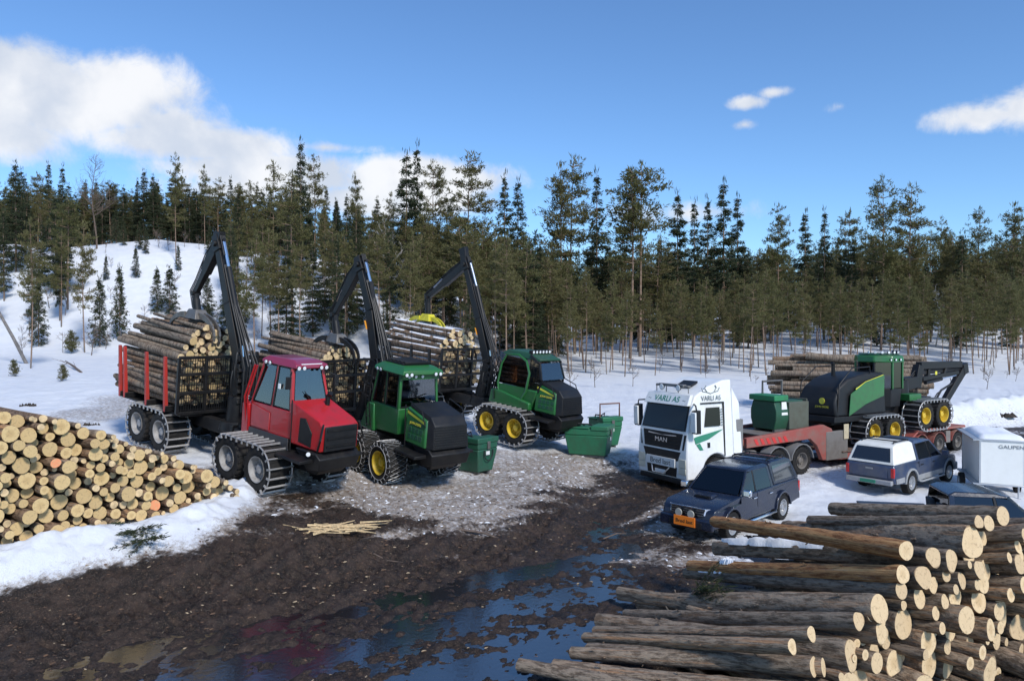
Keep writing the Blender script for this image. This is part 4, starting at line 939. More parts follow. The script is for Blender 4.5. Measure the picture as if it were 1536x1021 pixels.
def crane(root, M, pts, ends, claw_m, claw_len, side_dir, tip_up=None, yellow=False):
    """pts: world points base, pillar top, mid boom, elbow, outer boom end, link end"""
    inv = M.inverted(); L = [V3(*(inv @ Vector(p))) for p in pts]; sd_ = V3(*(inv.to_3x3() @ Vector((*side_dir, 0)))); base, ptop, mid, elb, oend, lend = L
    m = MB(); m.tube([base, base + (ptop - base) * .45], [.36, .30], 14); m.beam(base + (ptop - base) * .3, ptop, (.42, .46), (.36, .40), sd_); m.tube([base - V3(0, 0, .25), base + V3(0, 0, .05)], [.55, .5], 16); m.build('crane_pillar', blk, root, .02)
    b1 = MB(); b1.beam(ptop, mid, (.30, .40), (.27, .36), sd_); b1.beam(mid, elb, (.26, .35), (.22, .26), sd_); ib = b1.build('main_boom', blk, root, .02)
    up = nrm(elb - mid); u = nrm(np.cross(sd_, up)); u = u if u[0] > 0 else -u
    off = u * .30
    c = MB(); q0 = ptop + (mid - ptop) * .25 + off; q1 = mid + (elb - mid) * .55 + off * 1.05; q2 = elb + off * 1.0
    c.mat(0).tube([q0, q1], .085, 10); c.mat(1).tube([q1, q2], .048, 10); c.mat(0).tube([q2 - u * .26, q2 + u * .08], .06, 8); c.build('lift_cylinder', [blk, chrome], root)
    c = MB(); q0 = base + (ptop - base) * .35 + off * 1.5; q1 = ptop + (mid - ptop) * .5 + off * 1.1; c.mat(0).tube([q0, q0 + (q1 - q0) * .6], .10, 10); c.mat(1).tube([q0 + (q1 - q0) * .6, q1], .055, 10); c.build('boom_cylinder', [blk, chrome], root)
    k = MB(); k.beam(elb - up * .25, elb + up * .30, (.30, .42), (.26, .30), sd_); k.tube([elb - sd_ * .22, elb + sd_ * .22], .10, 12)
    if tip_up is not None: k.beam(elb, V3(*(inv @ Vector(tip_up))), (.24, .30), (.22, .42), sd_)
    k.build('elbow', blk, root, .015)
    o = MB(); o.beam(elb, elb + (oend - elb) * .55, (.24, .34), (.24, .36), sd_); o.beam(elb + (oend - elb) * .5, oend, (.20, .27), (.16, .18), sd_); ob = o.build('outer_boom', blk, root, .015)
    v = nrm(oend - elb); u2 = nrm(np.cross(sd_, v)); u2 = u2 if u2[2] > 0 else -u2
    c = MB(); c.mat(0).tube([elb + u2 * .24 + v * .15, elb + (oend - elb) * .55 + u2 * .26], .065, 9); c.mat(1).tube([elb + (oend - elb) * .55 + u2 * .26, elb + (oend - elb) * .8 + u2 * .2], .035, 8); c.build('stick_cylinder', [blk, chrome], root)
    h = MB(); rg = np.random.default_rng(int(abs(base[2] * 1000)) % 999)
    for j in range(7):
        o1 = sd_ * (.04 * (j - 3)) + u * (.34 + .05 * (j % 3)); pp = [base + (ptop - base) * .1 + o1 * 1.6 + rg.normal(size=3) * .05, ptop + o1 * (1.5 + rg.uniform(0, .5)) - V3(0, 0, .3), ptop + (mid - ptop) * .35 + o1 * 1.2, mid + o1 * .75, mid + (elb - mid) * .6 + o1 * .62]
        h.tube(pp, .024, 5)
    for j in range(4):
        o1 = sd_ * (.05 * (j - 1.5)); h.tube([mid + (elb - mid) * .75 + u * .3 + o1, elb + u * .28 + up * .28 + o1, elb + (oend - elb) * .3 + u2 * .32 + o1, elb + (oend - elb) * .8 + u2 * .22 + o1, oend + u2 * .3 + o1 - V3(0, 0, .1), lend + u2 * .22 + o1], .02, 5)
    for j in range(14):
        c_ = base + (ptop - base) * rg.uniform(.15, 1.0); e1 = nrm(u * rg.uniform(.3, 1) + sd_ * rg.normal()); e2 = V3(0, 0, 1)
        h.tube([c_ + e1 * .3 + e2 * (.5 * math.cos(t)) * rg.uniform(.8, 1) + e1 * .28 * math.sin(t) for t in np.linspace(-.3, PI + .2, 8)], .022, 5)
    h.build('hoses', hose_m, root)
    mh = MB()
    for j in range(4): c_ = base + (ptop - base) * (.3 + .18 * j) + u * .25; mh.beam(c_ - sd_ * .22, c_ + sd_ * .22, (.16, .12), (.16, .12), u)
    mh.build('valve_block', blk, root, .01)
    if yellow is not None: s = MB(); pm = ptop + (mid - ptop) * .75; s.beam(pm - up * .16 - u * .2, pm + up * .16 - u * .2, (.02, .09), (.02, .09), sd_ * .3 + u); s.v = [tuple(np.array(q) - sd_ * (.15 if sd_ @ V3(0, -1, 0) < 0 else -.15)) for q in s.v]; s.build('orange_sticker', orange_m, ib)
    r_ = MB(); r_.tube([oend - v * .05, oend + (lend - oend) * .35], [.10, .11], 10); r_.tube([oend + (lend - oend) * .3, lend], [.13, .14], 12); r_.tube([oend - sd_ * .16, oend + sd_ * .16], .08, 10); r_.build('rotator', blk, root)
    # grapple: head and two curved claws, opening along the crane plane
    a = nrm(V3(oend[0] - base[0], oend[1] - base[1], 0)); g = lend; wd = nrm(np.cross(a, V3(0, 0, 1)))
    hd = MB(); hd.hexa([g - a * .42 - wd * .3 - V3(0, 0, .22), g + a * .42 - wd * .3 - V3(0, 0, .22), g + a * .42 + wd * .3 - V3(0, 0, .22), g - a * .42 + wd * .3 - V3(0, 0, .22)], [g - a * .24 - wd * .18 + V3(0, 0, .1), g + a * .24 - wd * .18 + V3(0, 0, .1), g + a * .24 + wd * .18 + V3(0, 0, .1), g - a * .24 + wd * .18 + V3(0, 0, .1)]); hd.build('grapple_head', claw_m, root, .02)
    for sgn in (-1, 1):
        for yy in ((-.26, .26) if sgn > 0 else (-.1, .1)):
            cl = MB(); pr = []
            for i in range(9):
                t = i / 8; an = t * 2.0; pr.append(g + a * sgn * (.30 + claw_len * math.sin(an) * .82) + wd * yy - V3(0, 0, .10 + claw_len * (1 - math.cos(an)) * .52))
            for i in range(8): cl.beam(pr[i], pr[i + 1], (.07, .2 - .15 * i / 8), (.07, .2 - .15 * (i + 1) / 8), wd)
            cl.build('grapple_claw', claw_m if not yellow else (claw_m if yellow == 1 else blk), root)
def cab(root, st, x0, x1, hw, hwt, z0, zb, zt, paint, roofm, ov=.06, lean=.10, glass_side=None, door_split=.5, roofh=.2, xt0=None):
    """operator cab: lower shell, pillars, panes, roof with lights, seat"""
    gs = glass_side or g_cab; xt1 = x1 - lean; xt0 = (x0 + .12) if xt0 is None else xt0
    m = MB(); m.prismw([(x0, z0), (x1, z0 + .1), (x1 + .02, zb), (x0, zb)], [hw, hw, hw, hw]); m.build('cab_shell', paint, root, .03)
    y = lambda z: hw + (hwt - hw) * (z - zb) / (zt - zb)
    fx = lambda z: x1 + (xt1 - x1) * (z - zb) / (zt - zb); rx = lambda z: x0 + (xt0 - x0) * (z - zb) / (zt - zb)
    xm = x0 + (x1 - x0) * door_split
    for s in (-1, 1):
        for (xb, xt, w_) in ((x1 - .04, xt1 - .04, .09), (xm, xm, .07), (x0 + .04, xt0 + .04, .10)):
            p = MB(); p.beam((xb, s * (hw - .04), zb - .05), (xt, s * (hwt - .04), zt + .02), (w_, w_), (w_, w_), (1, 0, 0)); p.build('pillar', paint, root, .012)
        for (xa, xb_, xta, xtb) in ((xm + .05, x1 - .10, xm + .05, xt1 - .10), (x0 + .10, xm - .05, xt0 + .10, xm - .05)):
            q = [(xa, s * (hw - .02), zb + .03), (xb_, s * (hw - .02), zb + .03), (xtb, s * (hwt - .02), zt - .03), (xta, s * (hwt - .02), zt - .03)]
            pane(root, q if s < 0 else q[::-1], gs)
            f = MB(); f.tube([V3(*v) + V3(0, s * .012, 0) for v in q], .022, 6, closed=True); f.build('window_frame', blk_pl, root)
    q = [(fx(zb + .04) - .02, hw - .09, zb + .04), (fx(zt) - .02, hwt - .09, zt - .03), (fx(zt) - .02, -hwt + .09, zt - .03), (fx(zb + .04) - .02, -hw + .09, zb + .04)]
    pane(root, q[::-1], g_cab, 'windscreen'); f = MB(); f.tube([V3(*v) + V3(.012, 0, 0) for v in q], .022, 6, closed=True); f.build('window_frame', blk_pl, root)
    wp = MB(); wp.tube([(fx(zb) + .02, .1, zb + .05), (fx(zb + .5) + .03, -.22, zb + .55)], .012, 5); wp.build('wiper', blk_pl, root)
    q = [(x0 + .02, -hw + .1, zb + .04), (xt0 + .02, -hwt + .1, zt - .03), (xt0 + .02, hwt - .1, zt - .03), (x0 + .02, hw - .1, zb + .04)]; pane(root, q, gs, 'rear_window')
    m = MB(); xo0, xo1 = xt0 - ov - .05, xt1 + ov + .16
    m.prismw([(xo0, zt), (xo1, zt), (xo1 - .02, zt + roofh * .55), (xo1 - .3, zt + roofh), (xo0 + .2, zt + roofh), (xo0, zt + roofh * .5)], [hwt + ov, hwt + ov, hwt + ov * .6, hwt * .8, hwt * .8, hwt + ov * .6]); rf = m.build('roof', roofm, root, .03)
    for yy in (-hwt + .06, -hwt + .24, hwt - .24, hwt - .06): lamp(root, (xo1 + .03, yy, zt + .02), (1, 0, -.15), .065)
    for xx in (xo0 + .25, xo0 + .45): lamp(root, (xx, -hwt - ov - .02, zt + .03), (.1, -1, -.2), .06)
    s_ = MB(); sx = x0 + (x1 - x0) * .36; s_.box(sx - .25, sx + .25, -.26, .26, zb - .15, zb + .08); s_.prismw([(sx - .32, zb), (sx - .16, zb), (sx - .26, zb + .75), (sx - .40, zb + .75)], [.26, .26, .2, .2]); s_.box(sx - .42, sx - .3, -.13, .13, zb + .77, zb + .98); s_.build('seat', seat_m, root, .04)
    d = MB(); d.box(x1 - .42, x1 - .14, -.4, .4, zb - .05, zb + .12); d.tube([(x1 - .32, 0, zb + .1), (x1 - .5, 0, zb + .32)], .03, 6); d.build('dashboard', blk_pl, root, .03)
    l = MB(); l.box(x0 + .05, x0 + .09, -hw + .15, hw - .15, zb - .3, zb + .42); l.box(xt0 + .1, xt1 - .1, -hwt + .08, hwt - .08, zt - .03, zt - .005); l.build('cab_lining', cream_m, root)
    return fx, y
def headboard(root, x, hw, z0, z1, m_):
    m = MB(); th = .04
    for yy in (-hw, -hw * .33, hw * .33, hw): m.beam((x, yy, z0), (x, yy, z1), (.10, .10), (.09, .09), (1, 0, 0))
    for zz in (z0, z0 + (z1 - z0) * .36, z0 + (z1 - z0) * .7, z1): m.beam((x, -hw, zz), (x, hw, zz), (.10, .10), (.10, .10), (1, 0, 0))
    h = m.build('headboard', m_, root, .008); b_ = MB(); n = 34
    for i in range(n):
        yy = -hw + 2 * hw * (i + .5) / n; b_.tube([(x + .02, yy, z0), (x + .02, yy, z1)], .013, 4, caps=False)
    for i in range(9): zz = z0 + (z1 - z0) * (i + .5) / 9; b_.tube([(x - .02, -hw, zz), (x - .02, hw, zz)], .012, 4, caps=False)
    b_.build('wire_mesh', m_, h); return h
def forwarder(name, label, O, phi, art, st):
    M = frame_pose(O, phi, st.get('z')); root = empty(name, M, label, 'forwarder', 'forwarders parked in a row')
    P = st['paint']; r = st.get('r', .66); w_ = .70; ty = 1.05; wb = 5.6; zc = r + .06; sp = 1.54
    # running gear, front
    for s in (-1, 1):
        for x in (sp / 2, -sp / 2): wheel(root, x, s * ty, zc, r, w_, s, st['rim'], st['net'])
        if not st['net']: track(root, 0, s * ty, zc, r + .02, w_ + .04, sp)
        bx = MB(); bx.prismw([(-.95, zc - .14), (.95, zc - .14), (.80, zc + .12), (.2, zc + .24), (-.2, zc + .24), (-.80, zc + .12)], [.12] * 6); bx.build('bogie_box', blk, root, .03, loc=(0, s * .58, 0))
    m = MB(); m.prismw([(-1.95, .75), (2.25, .75), (2.5, 1.0), (2.5, 1.3), (-1.95, 1.3)], [.45, .45, .5, .5, .45]); m.build('front_frame', blk, root, .02)
    m = MB(); nx = st['nose']; m.prismw([(nx - .55, .86), (nx + .02, .95), (nx + .10, 1.3), (nx - .1, 1.46), (nx - 1.0, 1.46)], [.62, .66, .72, .74, .74]); m.build('bumper', blk, root, .03)
    for s in (-1, 1):                                         # running boards over the wheels
        m = MB(); m.hexa([(.95, s * .5, 1.22), (nx - .2, s * .5, 1.16), (nx - .25, s * 1.12, 1.16), (1.25, s * 1.16, 1.20)], [(.95, s * .5, 1.30), (nx - .2, s * .5, 1.28), (nx - .25, s * 1.10, 1.24), (1.25, s * 1.14, 1.27)]); m.build('step_plate', blk, root, .01)
    st['hood'](root, nx, P)
    st['cab'](root, P)
    # rear frame
    J = Matrix.Translation((-1.9, 0, 0)) @ Matrix.Rotation(art, 4, 'Z') @ Matrix.Translation((1.9, 0, 0))
    jo = MB(); jo.tube([(-1.9, 0, .7), (-1.9, 0, 1.4)], .3, 14); jo.build('pivot_joint', blk, root)
    def rb(mb, nm, m_, bevel=.02, par=None):
        mb.v = [tuple(J @ Vector(v)) for v in mb.v]; return mb.build(nm, m_, root, bevel)
    m = MB(); m.box(-7.9, -2.1, -.42, -.14, .95, 1.35); m.box(-7.9, -2.1, .14, .42, .95, 1.35)
    for x in (-7.8, -6.2, -4.4, -2.4): m.box(x - .08, x + .08, -.42, .42, 1.0, 1.3)
    rb(m, 'rear_frame', blk)
    rr = MB(); rr.box(-8.0, -3.85, -1.2, 1.2, 1.36, 1.44); rb(rr, 'bunk_floor', blk)
    for s in (-1, 1):
        for x in (-wb + sp / 2, -wb - sp / 2):
            p = J @ Vector((x, s * ty, zc)); o = wheel(root, p.x, p.y, p.z, r, w_, s, st['rim'], False); o.rotation_euler.z += art
        p = J @ Vector((-wb, s * ty, zc)); t = track(root, p.x, p.y, p.z, r + .02, w_ + .04, sp); t.rotation_euler.z = art
    for x in st.get('stakes', (-4.5, -5.75, -7.3, -7.65)):
        bo = MB(); bo.beam((x, -1.42, 1.55), (x, 1.42, 1.55), (.16, .2), (.16, .2), (1, 0, 0)); rb(bo, 'bolster', blk)
        for s in (-1, 1): k = MB(); k.beam((x, s * 1.36, 1.45), (x, s * 1.46, 3.25), (.13, .12), (.11, .09), (1, 0, 0)); rb(k, 'stake', st['stake'], .012)
    headboard(root, -3.75, 1.38, 1.5, 3.3, blk).matrix_local = J
    return root, M, J
# ---------------------------------------------------------------- the three forwarders
def hood_red(root, nx, P):
    m = MB(); m.prismw([(1.2, 1.48), (nx, 1.48), (nx + .04, 2.2), (nx - .12, 2.34), (1.2, 2.72)], [.66, .66, .64, .60, .66]); m.build('engine_hood', P, root, .05)
    g = MB(); g.slab([(nx + .07, -.56, 1.5), (nx + .07, .56, 1.5), (nx + .09, .56, 2.2), (nx + .09, -.56, 2.2)], .05); gr = g.build('grille', blk_pl, root, .02)
    for k in range(3): s = MB(); z = 1.62 + k * .22; s.box(nx + .07, nx + .105, -.5, .5, z, z + .05); s.build('grille_bar', blk, gr)
    for sy in (-1, 1):
        v = [(1.62, sy * .672, 1.62), (2.2, sy * .672, 1.55), (2.22, sy * .672, 1.95), (1.9, sy * .672, 2.32), (1.66, sy * .672, 2.30)]
        s = MB(); s.slab(v if sy < 0 else v[::-1], .03); s.build('side_vent', blk, root, .01)
        f = MB(); f.tube([(nx - .1, sy * .66, 1.5), (nx + .12, sy * .75, 1.85), (nx + .05, sy * .62, 2.28)], .03, 6); f.build('guard_bar', blk, root)
        lamp(root, (nx - .30, sy * .80, 1.40), (1, sy * .4, 0), .07, 'headlight')
    text('hood_lettering', '845', .13, root, face_mat((1.42, -.672, 1.75), (1, 0, 0), (0, 0, 1)), lamp_m, .003) if False else None
    for sy in (-1, 1): m = MB(); m.tube([(1.35, sy * .72, 1.3), (1.4, sy * .76, 2.3), (1.3, sy * .7, 2.75)], .02, 6); m.build('hand_rail', blk, root)
    e = MB(); e.tube([(1.62, .28, 2.5), (1.62, .28, 2.85), (1.75, .28, 2.95)], .07, 10); e.build('exhaust_pipe', blk, root)
def cab_red(root, P):
    cab(root, None, -.75, 1.26, .68, .54, 1.5, 2.40, 3.60, P, red_roof, ov=.03, lean=.26, door_split=.52, roofh=.22, xt0=-.42)
    m = MB(); m.box(-.72, 1.24, -.74, -.70, 1.32, 1.62); m.box(-.72, 1.24, .70, .74, 1.32, 1.62); m.build('sill_panel', mat('anthracite_paint', (.035, .037, .043), .45, grime=.3), root, .01)
    d = MB(); d.slab([(-.68, -.705, 1.66), (.25, -.705, 1.66), (.25, -.705, 2.2), (-.68, -.705, 2.34)], .02); d.build('side_hatch', red_p, root, .012)
    f = MB()
    for k in (0, 1): f.tube([(-.9 + k * .14, -.70, 1.5), (-.95 + k * .14, -.78, 2.5), (-.62 + k * .12, -.70, 3.5)], .03, 6)
    f.build('rear_guard', P, root); f = MB(); f.box(-1.12, -.78, -.74, .74, 1.35, 2.3); f.build('tank_panel', P, root, .03)
    lb = MB(); lb.box(1.10, 1.16, -.36, .36, 3.68, 3.74); lb.build('light_bar', lamp_m, root)
    h = MB(); h.box(.52, .6, -.66, -.625, 2.95, 3.1); h.build('door_handle', lamp_m, root)
    for s in (-1, 1): mm = MB(); mm.tube([(1.0, s * .56, 3.5), (1.25, s * .78, 3.4)], .02, 6); mm.box(1.22, 1.28, s * .84 - .08, s * .84 + .08, 3.05, 3.40); mm.build('mirror', blk_pl, root, .01)
def hood_green(root, nx, P, grill_top=2.45, logo=True):
    m = MB(); m.prismw([(1.2, 1.46), (nx - .22, 1.46), (nx - .30, 2.30), (1.2, 2.55)], [.78, .80, .70, .70]); h = m.build('engine_hood', P, root, .05)
    m = MB(); m.prismw([(nx - .24, 1.44), (nx + .06, 1.46), (nx - .02, 2.18), (nx - .25, 2.42), (1.25, 2.66), (1.25, 2.56), (nx - .34, 2.30)], [.74, .66, .60, .60, .62, .64, .66]); m.build('hood_cover', blk_pl, root, .03)
    for k in range(9):
        s = MB(); t = k / 9; z = 1.52 + t * .66; x = nx + .07 - .08 * t; s.slab([(x, -.6, z), (x, .6, z), (x - .005, .6, z + .045), (x - .005, -.6, z + .045)], .03); s.build('grille_bar', blk, root, .004)
    for sy in (-1, 1):
        for k in range(4):
            for j in range(3):
                x0 = 1.40 + k * .2; z0 = 1.62 + j * .2; yv = .80 - (z0 - 1.46) * .105; v = [(x0, sy * yv, z0), (x0 + .16, sy * yv, z0), (x0 + .16, sy * (yv - .016), z0 + .15), (x0, sy * (yv - .016), z0 + .15)]
                s = MB(); s.slab(v if sy < 0 else v[::-1], .012); s.build('louvre', grn_d, root, .006)
        v = [(1.25, sy * .712, 2.44), (nx - .38, sy * .712, 2.22), (nx - .36, sy * .715, 2.15), (1.25, sy * .716, 2.36)]; s = MB(); s.slab(v if sy < 0 else v[::-1], .006); s.build('yellow_stripe', yel_s, root)
def rails(root, pts, name='hand_rail'):
    m = MB(); m.tube(pts, .02, 6); m.build(name, blk, root)
def cab_g1(root, P):
    for sy in (-1, 1): rails(root, [(1.3, sy * .8, 1.3), (1.32, sy * .84, 2.2), (1.25, sy * .8, 2.62)]); rails(root, [(2.3, sy * .74, 2.1), (2.1, sy * .76, 2.55), (1.4, sy * .74, 2.74)])
    text('hood_lettering', 'JOHN DEERE', .11, root, face_mat((1.75, -.742, 2.10), (1, 0, 0), (0, .1, 1)), yel_s, .003)
    a = MB(); a.tube([(-.6, .5, 3.7), (-.75, .55, 4.9)], .008, 4); a.build('antenna', blk, root)
    cab(root, None, -.95, .75, .76, .70, 1.45, 2.38, 3.46, P, grn_p, lean=.05, door_split=.5, roofh=.26, xt0=-.70, ov=.08)
    b = MB(); b.box(.72, .80, -.70, .70, 3.30, 3.50); b.build('light_brow', P, root, .01)
    for yy in (-.45, -.2, .05): lamp(root, (.82, yy, 3.40), (1, 0, -.1), .06)
    m = MB(); m.prismw([(-1.5, 1.40), (-.6, 1.40), (-.7, 2.3), (-1.1, 2.3)], [.85, .85, .8, .8]); m.build('tank_panel', P, root, .04)
    t = MB(); t.box(-.6, .5, -.5, .5, 3.72, 3.78)
    for k in range(5): t.box(-.5 + k * .25, -.42 + k * .25, -.48, .48, 3.78, 3.84)
    t.build('roof_rack', blk, root, .01)
    rl = MB(); rl.tube([(-.95, -.88, 1.5), (-1.0, -.95, 2.5), (-.9, -.9, 3.5)], .022, 6); rl.tube([(-.7, -.88, 1.5), (-.78, -.95, 2.5), (-.7, -.9, 3.5)], .022, 6)
    for k in range(7): z = 1.6 + k * .27; rl.tube([(-.97, -.93, z), (-.73, -.93, z)], .015, 5)
    rl.build('ladder', blk, root)
def cab_g2(root, P):
    # rounded cab: green door ring with brown glass, black arched front
    x0, x1, hw, z0, zt = -.95, 1.45, .80, 1.55, 3.62
    m = MB(); m.prismw([(-.9, 1.5), (1.0, 1.5), (1.3, 2.25), (-.85, 2.25)], [.74, .74, .78, .78]); m.build('cab_shell', P, root, .05)
    ring = [(-.72, 1.72), (.45, 1.72), (.72, 2.15), (.78, 2.9), (.55, 3.35), (.1, 3.55), (-.55, 3.5), (-.78, 3.1), (-.85, 2.3)]
    for s in (-1, 1):
        yy = lambda z: s * (hw - max(0, z - 2.2) * .09)
        f = MB(); f.tube([(x, yy(z), z) for x, z in ring], .05, 8, closed=True); f.build('door_frame', P, root)
        gq = [(x, yy(z), z) for x, z in ring if z > 2.2] ; gq = [(-.8, yy(2.3), 2.3)] + [(x, yy(z), z) for x, z in [(.73, 2.3), (.76, 2.9), (.54, 3.32), (.1, 3.50), (-.54, 3.46), (-.76, 3.08)]]
        pane(root, gq if s < 0 else gq[::-1], g_brown)
        pq = [(-.8, yy(2.25), 2.28), (-.7, yy(1.74), 1.76), (.43, yy(1.74), 1.76), (.7, yy(2.15), 2.2), (.73, yy(2.25), 2.28)]; p = MB(); p.slab(pq if s < 0 else pq[::-1], .02); p.build('door_panel', P, root)
        for (a, b_) in (((1.3, 2.2), (1.42, 2.7)), ((1.42, 2.7), (1.2, 3.35)), ((1.2, 3.35), (.7, 3.62))): q = MB(); q.beam((a[0], s * .72, a[1]), (b_[0], s * .64, b_[1]), (.07, .09), (.07, .09), (0, 1, 0)); q.build('pillar', blk, root, .01)
        gq = [(.80, s * .765, 2.3), (1.27, s * .72, 2.3), (1.38, s * .70, 2.7), (1.18, s * .66, 3.3), (.72, s * .70, 3.5)]; pane(root, gq if s < 0 else gq[::-1], g_cab)
    for (a, b_) in (((1.3, 2.25), (1.44, 2.7)), ((1.44, 2.7), (1.22, 3.35))): pane(root, [(a[0], -.68, a[1]), (a[0], .68, a[1]), (b_[0], .62, b_[1]), (b_[0], -.62, b_[1])], g_cab, 'windscreen')
    m = MB(); m.prismw([(-.85, 3.5), (1.2, 3.4), (1.25, 3.5), (.5, 3.70), (-.6, 3.70)], [.70, .66, .64, .6, .62]); m.build('roof', grn_d, root, .04)
    lb = MB(); lb.box(.55, .7, -.6, .6, 3.64, 3.8); lb.build('light_bar', blk, root, .02)
    for k in range(6): lamp(root, (.72, -.5 + k * .2, 3.73), (1, 0, -.1), .065)
    s_ = MB(); s_.box(-.2, .3, -.26, .26, 2.1, 2.4); s_.prismw([(-.3, 2.3), (-.12, 2.3), (-.25, 3.0), (-.4, 3.0)], [.26, .26, .2, .2]); s_.box(-.4, -.28, -.13, .13, 3.02, 3.25); s_.build('seat', seat_m, root, .04)
    for sy in (-1, 1): rails(root, [(2.2, sy * .74, 2.1), (2.0, sy * .76, 2.55), (1.4, sy * .74, 2.74)]); rails(root, [(-.9, sy * .9, 1.6), (-.98, sy * .92, 2.6), (-.85, sy * .82, 3.4)])
    a = MB(); a.tube([(-.5, .4, 3.7), (-.65, .45, 4.9)], .008, 4); a.build('antenna', blk, root)
    text('hood_lettering', 'JOHN DEERE', .11, root, face_mat((1.75, -.742, 2.10), (1, 0, 0), (0, .1, 1)), yel_s, .003)
    t = MB(); t.prismw([(-1.25, 1.42), (1.0, 1.42), (1.0, 1.72), (-.6, 2.0), (-1.15, 2.0)], [.88] * 5); t.build('tank_panel', P, root, .05)
def load(M, J, n, kind, rr, labf, group, top, lend, x0=-3.95, seed=1, skew=0.0, ztop=None):
    rng = np.random.default_rng(seed); T = M @ J
    top = (T.inverted() @ Vector(lend)).z - .30 - 1.66
    C = pack(-1.28, 1.28, lambda u: 1.66, lambda u: 1.66 + top - .75 * (abs(u) / 1.28) ** 2.2 * (top - 1.9 + .75), rr, rng, n, 60, 14)
    for (u, v, r) in C:
        L = rng.uniform(4.0, 4.7); hi = max(0, v - 3.0)
        a = T @ Vector((x0 + rng.uniform(-.35, .1) - hi * .15, u, v)); b_ = T @ Vector((x0 - L, u + rng.normal() * (.10 + .16 * hi) + skew * hi, v + rng.normal() * (.04 + .05 * hi) + hi * .10))
        q = 'bottom' if v < 2.2 else ('upper' if v > 3.2 else 'middle')
        put_log(kind, a, b_, r, labf(q, r), group)
RDIR = lambda phi: V3(math.cos(phi), math.sin(phi))
# red machine
st = dict(paint=red_p, rim=gry_rim, net=False, nose=2.6, hood=hood_red, cab=cab_red, stake=grime_red, z=1.2)
phi = R(-38.0); root, M, J = forwarder('red_forwarder', 'red forwarder with steel tracked wheels and a loaded bunk', (-7.04, 22.46), phi, 0.0, st)
base = V3(*(M @ J @ Vector((-2.55, 0, 1.35)))); dv = RDIR(phi)
cp = lambda a, b_: onplane(a, b_, base, dv)
crane(root, M, [base, cp(361, 545), cp(345, 455), cp(329, 366), cp(294, 440), cp(296, 468)], None, steel_g, 1.25, (-dv[1], dv[0]), cp(330, 348), None)
load(M, J, 150, 'load', lambda: float(RNG.uniform(.07, .145)), lambda q, r: f"{'thick' if r > .11 else 'thin'} log in the {q} part of the red forwarder's load", 'logs on the red forwarder', 0, cp(296, 468), seed=31, skew=.25)
# front green machine with chained wheels
st = dict(paint=grn_p, rim=yel_p, net=True, nose=2.6, hood=hood_green, cab=cab_g1, stake=blk, z=1.0)
phi = R(-49.5); root, M, J = forwarder('green_forwarder', 'green forwarder with ring chains on its wheels, parked beside the red one', (-3.67, 24.6), phi, R(9), st)
phr = phi + R(9); base = V3(*(M @ J @ Vector((-2.55, 0, 1.35)))); dv = RDIR(phr); cp = lambda a, b_: onplane(a, b_, base, dv)
crane(root, M, [base, cp(566, 540), cp(557, 466), cp(541, 397), cp(502, 472), cp(506, 504)], None, steel_g, 1.15, (-dv[1], dv[0]), None, 2)
load(M, J, 130, 'load', lambda: float(RNG.uniform(.07, .14)), lambda q, r: f"{'thick' if r > .11 else 'thin'} log in the {q} part of the chained green forwarder's load", 'logs on the chained green forwarder', 0, cp(506, 504), seed=32)
# rear green machine
st = dict(paint=grn_p, rim=yel_p, net=False, nose=2.5, hood=hood_green, cab=cab_g2, stake=blk, z=1.28)
phi = R(-42.5); root, M, J = forwarder('green_forwarder', 'green forwarder with rounded cab and tracked yellow wheels, farthest back of three', (.39, 30.9), phi, 0.0, st)
base = V3(*(M @ J @ Vector((-2.45, 0, 1.35)))); dv = RDIR(phi); cp = lambda a, b_: onplane(a, b_, base, dv)
yg = mat('yellow_grapple_paint', (.62, .55, .03), .5, grime=.4)
crane(root, M, [base, cp(733, 545), cp(719, 478), cp(699, 397), cp(642, 446), cp(642, 474)], None, yg, 1.05, (-dv[1], dv[0]), cp(695, 372), 1)
load(M, J, 120, 'snowy', lambda: float(RNG.uniform(.09, .17)), lambda q, r: f"{'thick' if r > .12 else 'thin'} snow dusted log in the {q} part of the rear forwarder's load", 'logs on the rear green forwarder', 0, cp(642, 474), seed=33)
# ---------------------------------------------------------------- lorry, lowbed trailer and harvester
white_p = mat('white_lorry_paint', (.78, .79, .78), .35, grime=.28, gcol=(.42, .38, .32), gscale=1.6, coat=.2)
grey_pl = mat('grey_plastic', (.19, .19, .19), .6, grime=.5, gcol=(.13, .11, .09))
grn_txt = mat('green_lettering', (.03, .22, .13), .5)
grey_txt = mat('grey_lettering', (.16, .19, .19), .5)
dark_txt = mat('black_lettering', (.02, .02, .02), .6)
silver = mat('silver_badge', (.6, .61, .63), .3, metal=.8)
rust_red = mat('faded_red_frame', (.30, .07, .055), .65, grime=.75, gcol=(.20, .15, .12), gscale=2.0)
dirty_grey = mat('dirty_grey_steel', (.17, .155, .14), .7, grime=.5, gcol=(.09, .075, .06))
plank_m = mat('deck_planks', (.15, .10, .075), .85, vary=.4, gscale=2)
plate_w = mat('white_plate', (.72, .72, .70), .5, grime=.3, gcol=(.4, .36, .3))
tail_red = mat('tail_lamp_red', (.45, .02, .02), .25)
warn_red = mat('warning_red', (.55, .04, .035), .5)
KT = math.atan2(-.517, -.856)                          # lorry heading
ML = Matrix.Translation((RO[0], RO[1], .33)) @ Matrix.Rotation(KT, 4, 'Z')   # x forward, nose at x = 0, y to its left (towards us)
def side_panel(root, poly, yf, m_, name, s, off=.012, th=.02, bevel=0.0):
    v = [(x, s * (yf(z) + off), z) for x, z in poly]; mb = MB(); mb.slab(v if s < 0 else v[::-1], th); return mb.build(name, m_, root, bevel, smooth=0)
